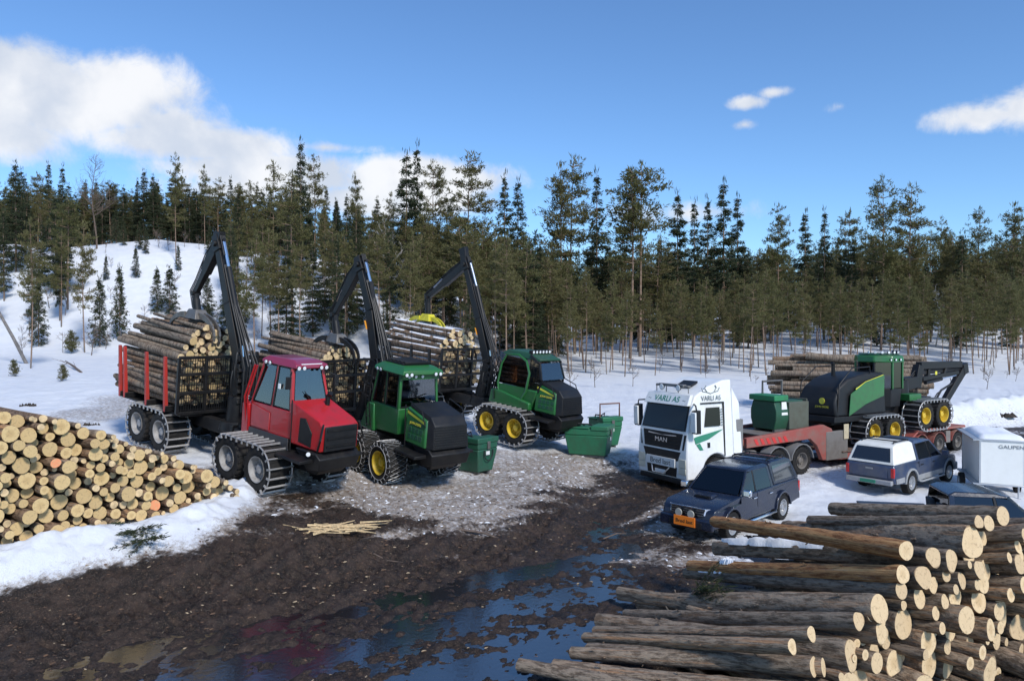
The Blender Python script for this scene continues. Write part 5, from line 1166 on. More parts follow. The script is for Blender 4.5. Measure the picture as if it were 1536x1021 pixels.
def front_panel(root, poly, xf, m_, name, off=.012, th=.02, bevel=0.0):   # poly of (y, z), facing +x
    v = [(xf(z) + off, y, z) for y, z in poly]; mb = MB(); mb.slab(v, th); return mb.build(name, m_, root, bevel, smooth=0)
def arch(cx, cz, r, a0, a1, n=9): return [(cx + r * math.cos(a0 + (a1 - a0) * i / (n - 1)), cz + r * math.sin(a0 + (a1 - a0) * i / (n - 1))) for i in range(n)]
lorry = empty('lorry', ML, 'white high roofed tractor lorry with green lettering facing the puddles', 'lorry')
xf = lambda z: float(np.interp(z, [.35, 1.2, 1.95, 2.95, 3.3], [-.02, 0, -.06, -.34, -.50]))
yh = lambda z: float(np.interp(z, [.3, 1.2, 2.0, 2.9, 3.6], [1.23, 1.24, 1.22, 1.16, 1.06]))
body = [(-.02, .36), (-.30, .33), (-.78, .33)] + arch(-1.42, .53, .62, PI + .1, .15, 11)[::1]
body = [(-2.28, 1.02), (-2.02, .98)] + arch(-1.42, .53, .62, .75, PI - .2, 9) + [(-2.03, .38)]
poly = [(-.02, .36), (0, 1.2), (-.06, 1.95), (-.34, 2.95), (-.50, 3.22), (-1.15, 3.52), (-1.9, 3.72), (-2.3, 3.74), (-2.3, 1.02), (-2.06, 1.0)] + arch(-1.42, .53, .62, .86, PI - .3, 9)[::1][::1]
poly = poly[:9] + [(-2.02, 1.0)] + [(x, z) for x, z in arch(-1.42, .55, .64, PI - .75, .35, 9)] + [(-.78, .36)]
m = MB(); m.prismw(poly, [yh(z) for x, z in poly]); m.build('cab', white_p, lorry, .05)
# windscreen, visor, grille
front_panel(lorry, [(-1.10, 2.02), (1.10, 2.02), (1.06, 2.88), (-1.06, 2.88)], xf, blk_pl, 'windscreen_surround', .015)
front_panel(lorry, [(-1.05, 2.06), (1.05, 2.06), (1.01, 2.84), (-1.01, 2.84)], xf, mat('tinted_windscreen', (.012, .015, .016), .08, spec=.35), 'windscreen', .026)
front_panel(lorry, [(.35, 2.30), (.95, 2.25), (.95, 2.8), (.45, 2.8)], xf, mat('seen_through_glass', (.36, .46, .46), .12, spec=.6), 'side_window_seen_through', .030, .004) if False else None
m = MB(); m.hexa([(-.30, -1.12, 2.88), (-.14, -1.10, 2.88), (-.14, 1.10, 2.88), (-.30, 1.12, 2.88)], [(-.46, -1.08, 3.26), (-.34, -1.06, 3.26), (-.34, 1.06, 3.26), (-.46, 1.08, 3.26)]); vis = m.build('sun_visor', white_p, lorry, .02)
fm = lambda y, z, x: face_mat((x, y, z), (0, 1, 0), (-.45, 0, 1))
text('visor_lettering', 'VARLI AS', .30, vis, face_mat((-.232, .02, 3.07), (0, 1, 0), (-.52, 0, 1)), grn_txt, .003, 1.05)
for yy in (-.86, .86): text('visor_script', 'Arne' if False else 'lastebil' if False else '~', .3, vis, face_mat((-.232, yy, 3.05), (0, 1, 0), (-.52, 0, 1)), grey_txt, .003)
def horns(par, c, s, mm, sc=1.0):                      # small antlered emblem
    m = MB()
    for sg in (-1, 1):
        m.tube([c + s * (np.array(p) * V3(sg, 1, 1)) * sc for p in ((0, 0, -.05), (.10, 0, -.02), (.17, 0, .07), (.13, 0, .12))], .012 * sc, 5); m.tube([c + s * (np.array(p) * V3(sg, 1, 1)) * sc for p in ((.1, 0, -.02), (.22, 0, .0), (.26, 0, .07))], .011 * sc, 5)
    m.build('emblem', mm, par)
g = front_panel(lorry, [(-.88, 1.36), (.88, 1.36), (1.0, 1.93), (-1.0, 1.93)], xf, blk_pl, 'grille', .02, .03, .01)
for k in range(4): z = 1.42 + k * .12; s_ = MB(); s_.box(xf(z) + .02, xf(z) + .04, -.84, .84, z, z + .03); s_.build('grille_bar', blk, g)
text('grille_badge', 'MAN', .22, g, face_mat((.03, 0, 1.64), (0, 1, 0), (0, 0, 1)), silver, .006, 1.3)
s_ = MB(); s_.beam((-.02, -.7, 1.84), (-.02, 0, 1.80), (.02, .03), (.02, .03), (1, 0, 0)); s_.beam((-.02, 0, 1.80), (-.02, .7, 1.84), (.02, .03), (.02, .03), (1, 0, 0)); s_.build('chrome_strip', silver, g)
for s in (-1, 1): front_panel(lorry, [(s * 1.04 - .04, 1.38), (s * 1.04 + .06 * 0 + .04, 1.38), (s * 1.16 + .01, 1.9), (s * 1.10 - .03, 1.9)], xf, blk_pl, 'air_slot', .01)
front_panel(lorry, [(-.80, .98), (.80, .98), (.94, 1.30), (-.94, 1.30)], xf, blk_pl, 'lower_grille', .02, .03)
front_panel(lorry, [(-.72, .42), (.72, .42), (.76, .74), (-.76, .74)], xf, blk_pl, 'bumper_intake', .015, .03)
m = MB(); m.box(.03, .07, -.72, .72, .74, 1.04); sg = m.build('wide_load_sign', plate_w, lorry, .006)
text('sign_lettering', 'Bred last', .25, sg, face_mat((.075, 0, .885), (0, 1, 0), (0, 0, 1)), dark_txt, .002, 1.15)
m = MB(); m.box(.02, .04, -.30, .22, .47, .60); m.build('number_plate', plate_w, lorry)
m = MB(); m.tube([(.05, -.45, .72), (.16, -.28, .50), (.16, .28, .50), (.05, .45, .72)], .022, 6); m.build('tow_bar', silver, lorry)
m = MB(); m.prismw([(-.75, .20), (.02, .20), (.02, .36), (-.75, .36)], [1.12] * 4); m.build('front_spoiler', blk_pl, lorry, .03)
for s in (-1, 1):
    for (z, h) in ((.92, .15), (.66, .10)):
        q = [(-.005, s * .86, z - h), (-.005, s * 1.20, z - h), (-.005, s * 1.20, z + h), (-.005, s * .86, z + h)] if s > 0 else [(-.005, s * 1.20, z - h), (-.005, s * .86, z - h), (-.005, s * .86, z + h), (-.005, s * 1.20, z + h)]
        l = MB(); l.slab([(x + .03, y, z_) for x, y, z_ in q], .03); l.build('headlight', mat('headlamp_lens', (.55, .54, .44), .12, spec=.9), lorry, .02)
    side_panel(lorry, [(-.95, 2.15), (-1.60, 2.15), (-1.60, 2.80), (-1.02, 2.80), (-.80, 2.45)][::-1] if False else [(-1.62, 2.15), (-.86, 2.15), (-.98, 2.80), (-1.62, 2.80)], yh, mat('tinted_windscreen', (.02, .024, .026)), 'door_window', s)
    for (x0, x1, z0, z1) in ((-1.86, -1.80, 1.08, 2.95), (-1.86, -.72, 2.93, 2.98)): side_panel(lorry, [(x0, z0), (x1, z0), (x1, z1), (x0, z1)], yh, blk_pl, 'door_seal', s, .008)
    side_panel(lorry, [(-1.05, 1.72), (-.42, 1.58), (-.34, 1.80), (-.50, 1.84)], yh, grn_txt, 'green_stripe', s, .008); side_panel(lorry, [(-1.75, 2.02), (-1.05, 1.72), (-.5, 1.84)], yh, grn_txt, 'green_stripe', s, .010)
    side_panel(lorry, [(-.78, 1.36), (-.62, 1.36), (-.45, 1.56), (-.62, 1.6)], yh, grn_txt, 'green_stripe', s, .008)
    side_panel(lorry, [(-1.10, 1.42), (-.98, 1.42), (-.98, 1.6), (-1.10, 1.6)], yh, blk_pl, 'door_handle', s, .014)
    for k in range(7): z = 2.16 + k * .09; side_panel(lorry, [(-1.78, z), (-1.68 + .02 * (k % 3), z), (-1.68 + .02 * (k % 3), z + .035), (-1.78, z + .035)], yh, grey_txt, 'small_print', s, .004, .004)
    mr = MB(); mr.tube([(-.42, s * 1.14, 2.95), (-.2, s * 1.45, 2.92), (-.2, s * 1.5, 2.7)], .03, 6); mr.prismw([(-.33, 1.98), (-.12, 1.98), (-.10, 2.75), (-.31, 2.78)], [.12] * 4); mr.v = [(x, y + s * 1.46, z) if i >= len(mr.v) - 8 else (x, y, z) for i, (x, y, z) in enumerate(mr.v)]; mi_ = mr.build('mirror', blk_pl, lorry, .03)
    mc = MB(); mc.prismw([(-.14, 2.02), (-.07, 2.02), (-.05, 2.7), (-.12, 2.72)], [.115] * 4); mc.v = [(x, y + s * 1.46, z) for x, y, z in mc.v]; mc.build('mirror_cover', white_p, mi_, .02)
    wheel(lorry, -1.42, s * 1.08, .53, .53, .32, s, grey_pl, hole=.56, lugs=30, deep=.75)
text('side_lettering', 'VARLI AS', .24, lorry, face_mat((-1.25, yh(3.12) + .012, 3.12), (-1, 0, 0), (0, -.1, 1)), grey_txt, .003)
horns(lorry, V3(-1.25, yh(3.35) + .012, 3.36), V3(1, 0, 1) * 1.2, grey_txt, 1.4)
m = MB(); m.tube([(-.55, -.85, 3.50), (-.50, -.8, 3.52), (-.50, .8, 3.52), (-.55, .85, 3.50)], .045, 8)
for yy in (-.8, -.3, .3, .8): m.tube([(-.5, yy, 3.28), (-.5, yy, 3.5)], .02, 6)
m.box(-.58, -.42, -.62, .62, 3.49, 3.58); lbr = m.build('roof_light_bar', grey_pl, lorry, .01)
for yy in (-.42, .42): lamp(lorry, (-.38, yy, 3.46), (1, 0, -.1), .12, 'spot_light')
m = MB(); m.hexa([(-1.3, -.25, 3.60), (-.9, -.25, 3.43), (-.9, .45, 3.43), (-1.3, .45, 3.60)], [(-1.3, -.25, 3.68), (-.9, -.25, 3.50), (-.9, .45, 3.50), (-1.3, .45, 3.68)]); m.build('roof_hatch', blk_pl, lorry, .01)
m = MB(); m.prismw([(-2.3, 1.1), (-2.3, 3.6), (-2.72, 3.4), (-2.72, 1.1)][::-1], [1.18, 1.02, 1.05, 1.18][::-1]) if False else None
m = MB()
for s in (-1, 1): m.hexa([(-2.75, s * 1.14, 1.1), (-2.32, s * 1.14, 1.1), (-2.32, s * 1.20, 1.1), (-2.75, s * 1.20, 1.1)], [(-2.70, s * 1.02, 2.9), (-2.32, s * 1.02, 3.45), (-2.32, s * 1.08, 3.45), (-2.70, s * 1.08, 2.9)])
m.build('side_fairing', white_p, lorry, .02)
m = MB(); m.box(-7.1, -.8, -.46, -.36, .78, 1.05); m.box(-7.1, -.8, .36, .46, .78, 1.05)
for x in (-2.6, -4, -5.3, -6.9): m.box(x - .06, x + .06, -.4, .4, .8, 1.02)
m.build('chassis', blk, lorry, .01)
for s in (-1, 1):
    m = MB(); m.box(-3.55, -2.5, min(s * .55, s * 1.2), max(s * .55, s * 1.2), .5, 1.12); m.build('fuel_tank', dirty_grey, lorry, .08)
    m = MB(); m.tube([(-2.85, s * 1.0, 1.15), (-2.85, s * 1.0, 2.6)], .16, 12) if s < 0 else m.box(-2.85, -2.5, 1.0, 1.15, 1.15, 2.3); m.build('intake_stack', grey_pl, lorry, .02)
    for x in (-4.65, -6.0):
        wheel(lorry, x, s * 1.05, .53, .53, .36, s, dirty_grey, hole=.58, lugs=30, deep=.9)
        f = MB(); a = arch(x, .53, .62, PI * .97, PI * .03, 9); a2 = arch(x, .53, .66, PI * .03, PI * .97, 9); f.prism([(p[0], p[1]) for p in a[::-1]][::-1] + a2, .80, 1.26); f.v = [(v[0], s * v[1], v[2]) for v in f.v]; f.build('mudguard', grey_pl, lorry)
m = MB(); m.tube([(-5.3, 0, 1.05), (-5.3, 0, 1.2)], .5, 18); m.build('fifth_wheel', blk, lorry)
# lowbed trailer: gooseneck, low deck, raised rear deck; x measured like the lorry (negative = back)
MT = ML.copy(); tr = empty('lowbed_trailer', MT, 'long faded red lowbed trailer hitched to the white lorry', 'trailer')
neck = [(-3.05, 1.22), (-6.6, 1.30), (-7.0, 1.02), (-7.35, .42), (-8.5, .34), (-13.2, .34), (-13.2, .62), (-8.6, .62), (-8.25, .95), (-7.9, 1.62), (-7.4, 1.80), (-6.4, 1.74), (-3.05, 1.58)]
for s in (-1, 1): m = MB(); m.prism(neck, s * 1.05 - .09, s * 1.05 + .09); m.build('side_beam', rust_red, tr, .02)
for k, (x0, x1) in enumerate([(-3.35, -3.0), (-4.6, -4.3), (-6.0, -5.7), (-7.3, -7.0)]): m = MB(); m.box(x0, x1, -1.0, 1.0, 1.30, 1.52); m.build('cross_member', rust_red, tr, .01)
m = MB(); m.box(-6.2, -4.2, -.95, .95, 1.535, 1.585); m.build('neck_plate', dirty_grey, tr, .01)
for k in range(6): x0 = -3.5 - k * .32; q = MB(); q.slab([(x0 - .05, 1.145, 1.30), (x0 - .20, 1.145, 1.30), (x0 - .06, 1.145, 1.52), (x0 + .09, 1.145, 1.52)][::-1], .006); q.build('warning_stripe', warn_red, tr)
for s in (1, -1): m = MB(); m.box(-8.9, -7.55, s * 1.08 - .08, s * 1.08 + .08, .38, 1.5); m.build('side_skirt', dirty_grey, tr, .02)
m = MB(); m.box(-8.9, -8.6, 1.17, 1.20, 1.15, 1.75); m.build('warning_board', mat('yellowed_board', (.55, .46, .30), .7, grime=.4), tr, .01)
for k in range(9): y0 = -1.22 + k * .271; m = MB(); m.box(-13.3, -8.5, y0, y0 + .255, .625, .675); m.build('deck_plank', plank_m, tr, .006)
rearb = [(-13.0, .34), (-17.4, .72), (-17.55, .80), (-17.55, 1.05), (-13.9, 1.05), (-13.0, .66)]
for s in (-1, 1): m = MB(); m.prism(rearb, s * .75 - .08, s * .75 + .08); m.build('rear_beam', rust_red, tr, .02)
m = MB(); m.box(-17.5, -13.7, -1.25, 1.25, 1.055, 1.16); m.build('rear_deck', rust_red, tr, .02)
m = MB(); m.hexa([(-13.7, -1.25, 1.05), (-13.0, -1.25, .68), (-13.0, 1.25, .68), (-13.7, 1.25, 1.05)], [(-13.7, -1.25, 1.14), (-13.0, -1.25, .76), (-13.0, 1.25, .76), (-13.7, 1.25, 1.14)]); m.build('deck_ramp', rust_red, tr, .01)
for x in (-14.0, -15.4, -16.9):
    for s in (-1, 1):
        wheel(tr, x, s * 1.06, .44, .44, .34, s, dirty_grey, hole=.58, lugs=30, deep=.8)
        if x > -14.5 or True: f = MB(); a = arch(x, .44, .52, PI * .95, PI * .05, 8); a2 = arch(x, .44, .55, PI * .05, PI * .95, 8); f.prism(a[::-1][::-1] + a2, .9, 1.24); f.v = [(v[0], s * v[1], v[2]) for v in f.v]; f.build('mudguard', rust_red, tr)
    m = MB(); m.tube([(x, -1.0, .44), (x, 1.0, .44)], .07, 8); m.build('axle', blk, tr)
m = MB(); m.box(-16.3, -15.95, .98, 1.22, .45, .98); m.build('tool_locker', dirty_grey, tr, .02)
m = MB(); m.box(-17.58, -17.50, -1.2, 1.2, .55, 1.0); tb_ = m.build('tail_board', blk, tr, .01)
m = MB(); m.box(-17.3, -17.0, .3, .6, 1.16, 1.85); m.build('ramp_post', dirty_grey, tr, .02); m = MB(); m.box(-17.3, -17.0, -.6, -.3, 1.16, 1.85); m.build('ramp_post', dirty_grey, tr, .02)
m = MB(); m.tube([(-3.2, -.4, 1.5), (-3.1, -.4, 2.5), (-3.25, -.4, 3.05)], .03, 6); m.tube([(-3.2, .35, 1.5), (-3.35, .2, 2.4), (-3.1, -.4, 2.55)], .028, 6); m.tube([(-3.6, 0, 1.55), (-3.45, .3, 2.3), (-3.3, .1, 2.6)], .025, 6); m.box(-3.55, -3.15, -.35, .35, 1.95, 2.15); m.build('hose_stand', blk, tr, .01)
# fuel tank standing on the gooseneck
MG = MT @ Matrix.Translation((-6.0, .1, 1.62)); ft = empty('fuel_tank', MG, 'dark green fuel tank standing on the trailer gooseneck', 'fuel tank')
sec = [(-.5, .06), (.5, .06), (.62, .45), (.62, .8), (.5, 1.15), (-.5, 1.15), (-.62, .8), (-.62, .45)]
m = MB(); n_ = len(sec); m.add([(-.85, y, z) for y, z in sec] + [(.85, y, z) for y, z in sec], [tuple(range(n_)), tuple(range(2 * n_ - 1, n_ - 1, -1))] + [(i, i + n_, (i + 1) % n_ + n_, (i + 1) % n_) for i in range(n_)]); m.build('tank_body', grn_d, ft, .03)
m = MB(); m.box(.15, .95, -.62, .62, 1.16, 1.38); m.build('pump_lid', mat('bright_green_paint', (.02, .20, .075), .45, grime=.3), ft, .03)
m = MB(); m.box(-.95, -.9, -.64, .64, .1, 1.2); m.box(-1.0, .15, -.66, .66, .05, 1.1); m.build('rear_casing', mat('khaki_grey_paint', (.09, .10, .075), .7, grime=.5), ft, .02)
m = MB(); m.tube([(.3, -.5, 1.3), (.3, -.5, 1.85), (-.85, -.5, 1.85), (-.85, -.5, 1.0)], .045, 8); m.build('lifting_frame', steel_g, ft)
m = MB(); m.slab([(.55, .63, .62), (.20, .63, .62), (.24, .58, 1.12), (.50, .58, 1.12)], .008); lb_ = m.build('warning_label', plate_w, ft)
for s in (-1, 1): m = MB(); m.box(-.8, .8, s * .45 - .05, s * .45 + .05, -.03, .07); m.build('skid', steel_g, ft)
# harvester standing on the lowbed, engine end towards the lorry, crane to the back
HV = ML @ Matrix.Rotation(PI, 4, 'Z')                   # x now runs backwards along the trailer
hv = empty('harvester', HV, 'green eight wheeled harvester with folded black crane, riding on the lowbed', 'harvester')
zr, zf = .69 + .62, 1.17 + .62
for xs, zc in (((10.35, 11.75), zr), ((14.05, 15.45), zf)):
    for s in (-1, 1):
        for i, x in enumerate(xs): wheel(hv, x, s * 1.06, zc, .62, .68, s, yel_p)
        track(hv, sum(xs) / 2, s * 1.06, zc, .64, .72, xs[1] - xs[0])
        bx = MB(); xc = sum(xs) / 2; bx.prismw([(xc - .9, zc - .12), (xc + .9, zc - .12), (xc + .75, zc + .12), (xc, zc + .25), (xc - .75, zc + .12)], [.12] * 5); bx.build('bogie_box', blk, hv, .03, loc=(0, s * .58, 0))
m = MB(); m.prismw([(8.6, 1.62), (12.7, 1.62), (12.9, 2.1), (12.7, 2.35), (8.6, 2.05)], [.6, .6, .5, .5, .7]); m.prismw([(12.6, 1.75), (16.0, 2.1), (16.0, 2.5), (12.6, 2.4)], [.45, .5, .5, .45]); m.build('frame', blk, hv, .03)
m = MB(); m.prismw([(8.25, 1.78), (12.2, 1.78), (12.2, 2.0), (8.3, 2.02)], [1.0, 1.1, 1.1, 1.0]); m.build('deck_plate', blk, hv, .02)
hp = [(8.45, 2.0), (11.75, 2.0), (11.75, 3.72), (10.6, 3.72), (9.4, 3.50), (8.75, 3.15), (8.45, 2.6)]
m = MB(); m.prismw(hp, [.92, 1.0, .88, .85, .80, .82, .88]); m.build('engine_hood', blk_pl, hv, .08)
yv = lambda z: 1.01 - max(0, z - 2.0) * .075
for s in (-1, 1):
    side_panel(hv, [(9.15, 2.02), (10.3, 2.45), (11.6, 2.75), (11.72, 3.62), (10.4, 3.36), (9.35, 2.9)], yv, grn_p, 'green_side_panel', s, .012, .03, .01)
    for k in range(7):
        for j in range(4):
            x0 = 9.75 + k * .27; z0 = 2.55 + j * .17 + (k * .062); side_panel(hv, [(x0, z0), (x0 + .2, z0 + .04), (x0 + .2, z0 + .15), (x0, z0 + .11)], yv, grn_d, 'louvre', s, .02, .01)
    side_panel(hv, [(9.75, 3.02), (10.5, 3.30), (11.65, 3.55), (11.65, 3.63), (10.4, 3.38), (9.7, 3.10)], yv, yel_s, 'yellow_stripe', s, .02, .01)
    r_ = MB(); r_.tube([(8.6, s * .9, 2.0), (8.7, s * .9, 3.3), (9.6, s * .85, 3.95), (10.8, s * .85, 3.98), (10.8, s * .85, 3.7)], .028, 6); r_.build('hand_rail', blk, hv)
# deer-head roundel and lettering on the engine cover, facing the lorry
m = MB(); m.lathe([(.0, 0), (.13, 0), (.13, .02), (.0, .02)], 20); em = m.build('emblem', yel_s, hv, rot=(0, 0, PI / 2), loc=(8.44, -.45 + .85 * 0, 2.55)); em.location = (8.44, -.30, 2.62)
text('emblem_lettering', 'JOHN DEERE', .11, hv, face_mat((8.425, -.30, 2.38), (0, -1, 0), (0, 0, 1)), yel_s, .004)
m = MB(); m.tube([(10.0, .3, 3.6), (10.0, .3, 4.05), (9.9, .3, 4.12)], .08, 10); m.build('exhaust_pipe', blk, hv)
# cab of the harvester
oct_ = lambda rx, ry, cx: [(cx + rx * math.cos(a) / math.cos(PI / 8), ry * math.sin(a) / math.cos(PI / 8)) for a in [PI / 8 + i * PI / 4 for i in range(8)]]
cx = 12.75; o1 = oct_(.88, .86, cx); o2 = oct_(.80, .78, cx)
m = MB(); m.prismz(o2, 2.2, 3.0, 1.08); m.build('cab_shell', blk_pl, hv, .03)
for i in range(8):
    a, b_ = o1[i], o1[(i + 1) % 8]; A, B = V3(a[0], a[1], 0), V3(b_[0], b_[1], 0); t = .06; A2 = A + (B - A) * t; B2 = B - (B - A) * t
    pane(hv, [(A2[0], A2[1], 3.02), (B2[0], B2[1], 3.02), (B2[0], B2[1], 4.12), (A2[0], A2[1], 4.12)], g_dark)
    p = MB(); p.beam((a[0], a[1], 2.98), (a[0], a[1], 4.15), (.08, .08), (.08, .08), (1, 0, 0)); p.build('pillar', grn_p if i in (5, 6, 1, 2) else blk_pl, hv, .01)
m = MB(); m.prismz(oct_(.98, .95, cx), 4.12, 4.42, .94); m.build('roof', grn_p, hv, .05)
m = MB(); m.prismz(oct_(.80, .78, cx), 4.43, 4.50, .9); m.build('roof_cap', grn_d, hv, .02)
for i in range(9): a = -PI * .1 - i * PI * .11; lamp(hv, (cx + .8 * math.cos(a), .8 * math.sin(a), 4.55), (math.cos(a), math.sin(a), -.1), .065)
for yy in (-.35, 0, .35): lamp(hv, (cx - .3 + yy, -.99, 4.24), (0, -1, -.1), .05)
m = MB(); m.box(cx - .3, cx + .2, -.26, .26, 2.9, 3.15); m.prismw([(cx - .4, 3.1), (cx - .2, 3.1), (cx - .3, 3.85), (cx - .45, 3.85)], [.25, .25, .2, .2]); m.build('seat', seat_m, hv, .04)
m = MB(); m.box(13.5, 14.4, -.98, -.5, 2.42, 2.72); m.box(13.5, 14.4, .5, .98, 2.42, 2.72); m.build('battery_box', grn_p, hv, .03)
pl = lambda px, py: onplane(px, py, V3(*(HV @ Vector((14.6, 0, 2.4)))), RD); inv = HV.inverted(); lc = lambda px, py: V3(*(inv @ Vector(pl(px, py))))
m = MB(); b0 = V3(14.35, 0, 2.35); m.tube([b0, b0 + V3(0, 0, .9)], [.42, .34], 14); m.beam(b0 + V3(0, 0, .7), lc(1372, 572), (.5, .6), (.42, .5), (0, 1, 0)); m.build('crane_pillar', blk, hv, .02)
A, B, C_ = lc(1372, 580), lc(1440, 546), lc(1410, 614)
A2 = lc(1378, 548)
m = MB(); m.beam(A, A2, (.36, .5), (.32, .4), (0, 1, 0)); m.beam(A2, B, (.30, .34), (.26, .30), (0, 1, 0)); m.beam(lc(1382, 568), lc(1436, 558), (.22, .20), (.2, .18), (0, 1, 0)); m.beam(lc(1392, 550), lc(1390, 567), (.2, .16), (.2, .16), (0, 1, 0)); m.beam(lc(1418, 548), lc(1414, 562), (.2, .14), (.2, .14), (0, 1, 0)); m.build('main_boom', blk, hv, .02)
m = MB(); m.beam(lc(1444, 545), lc(1446, 560), (.3, .4), (.3, .4), (0, 1, 0)); m.beam(lc(1445, 553), C_, (.26, .40), (.22, .30), (0, 1, 0)); m.build('outer_boom', blk, hv, .02)
m = MB(); m.tube([lc(1428, 575), lc(1412, 585), lc(1404, 600), lc(1406, 612)], .05, 8); m.tube([lc(1420, 580), lc(1406, 590), lc(1399, 602)], .03, 6)
for j in range(6): m.tube([lc(1366 + j * 2, 590), lc(1360 + j * 3, 572), lc(1372 + j * 2, 556 + j), lc(1400, 552 + j * 1.5), lc(1440, 549 + j)], .028, 6)
m.build('hoses', hose_m, hv)
m = MB(); m.mat(0).tube([lc(1388, 574), lc(1412, 568)], .09, 10); m.mat(1).tube([lc(1412, 568), lc(1438, 562)], .045, 8); m.build('boom_cylinder', [blk, chrome], hv)
m = MB(); hd = C_ + V3(-.1, .15, -.2); m.beam(C_ + V3(0, 0, .1), C_ + V3(-.1, 0, -.9), (.4, .35), (.5, .5), (0, 1, 0)); m.beam(C_ + V3(-.1, .0, -.7), C_ + V3(-.6, 0, -1.0), (.6, .5), (.5, .4), (0, 1, 0)); m.build('felling_head', blk, hv, .04)
m = MB(); q = lc(1399, 559); m.box(q[0] - .08, q[0] + .08, q[1] - .16 if False else q[1] + .16, q[1] + .17, q[2] - .08, q[2] + .08); m.v = [(x, -abs(y) if y > 0 else y, z) for x, y, z in m.v]; m.build('yellow_badge', yel_s, hv)
# ---------------------------------------------------------------- pickups
blue_p = mat('dark_blue_car_paint', (.007, .012, .030), .2, grime=.35, gcol=(.05, .05, .05), gscale=2.2, coat=.25)
blue2_p = mat('faded_blue_paint', (.03, .05, .105), .3, grime=.45, gcol=(.13, .125, .12), gscale=2.0, coat=.4)
navy_p = mat('navy_car_paint', (.008, .013, .03), .2, grime=.3, gcol=(.05, .05, .05), coat=.3)
silv_p = mat('silver_grey_paint', (.30, .31, .32), .35, grime=.4, gcol=(.15, .14, .12))
canopy_w = mat('white_canopy', (.76, .75, .69), .4, grime=.25, gcol=(.45, .42, .36))
auto_glass = glass('car_glass', (.10, .12, .12), .03)
alloy = mat('alloy_wheel', (.55, .56, .57), .35, metal=.7, grime=.4, gcol=(.2, .18, .15))
chrome_t = mat('chrome_trim', (.78, .79, .8), .18, metal=1.0)
plate_o = mat('orange_sign', (.90, .22, .015), .5)
plate_g = mat('green_plate', (.02, .20, .12), .5)
bed_m = mat('tonneau_vinyl', (.025, .035, .06), .45)
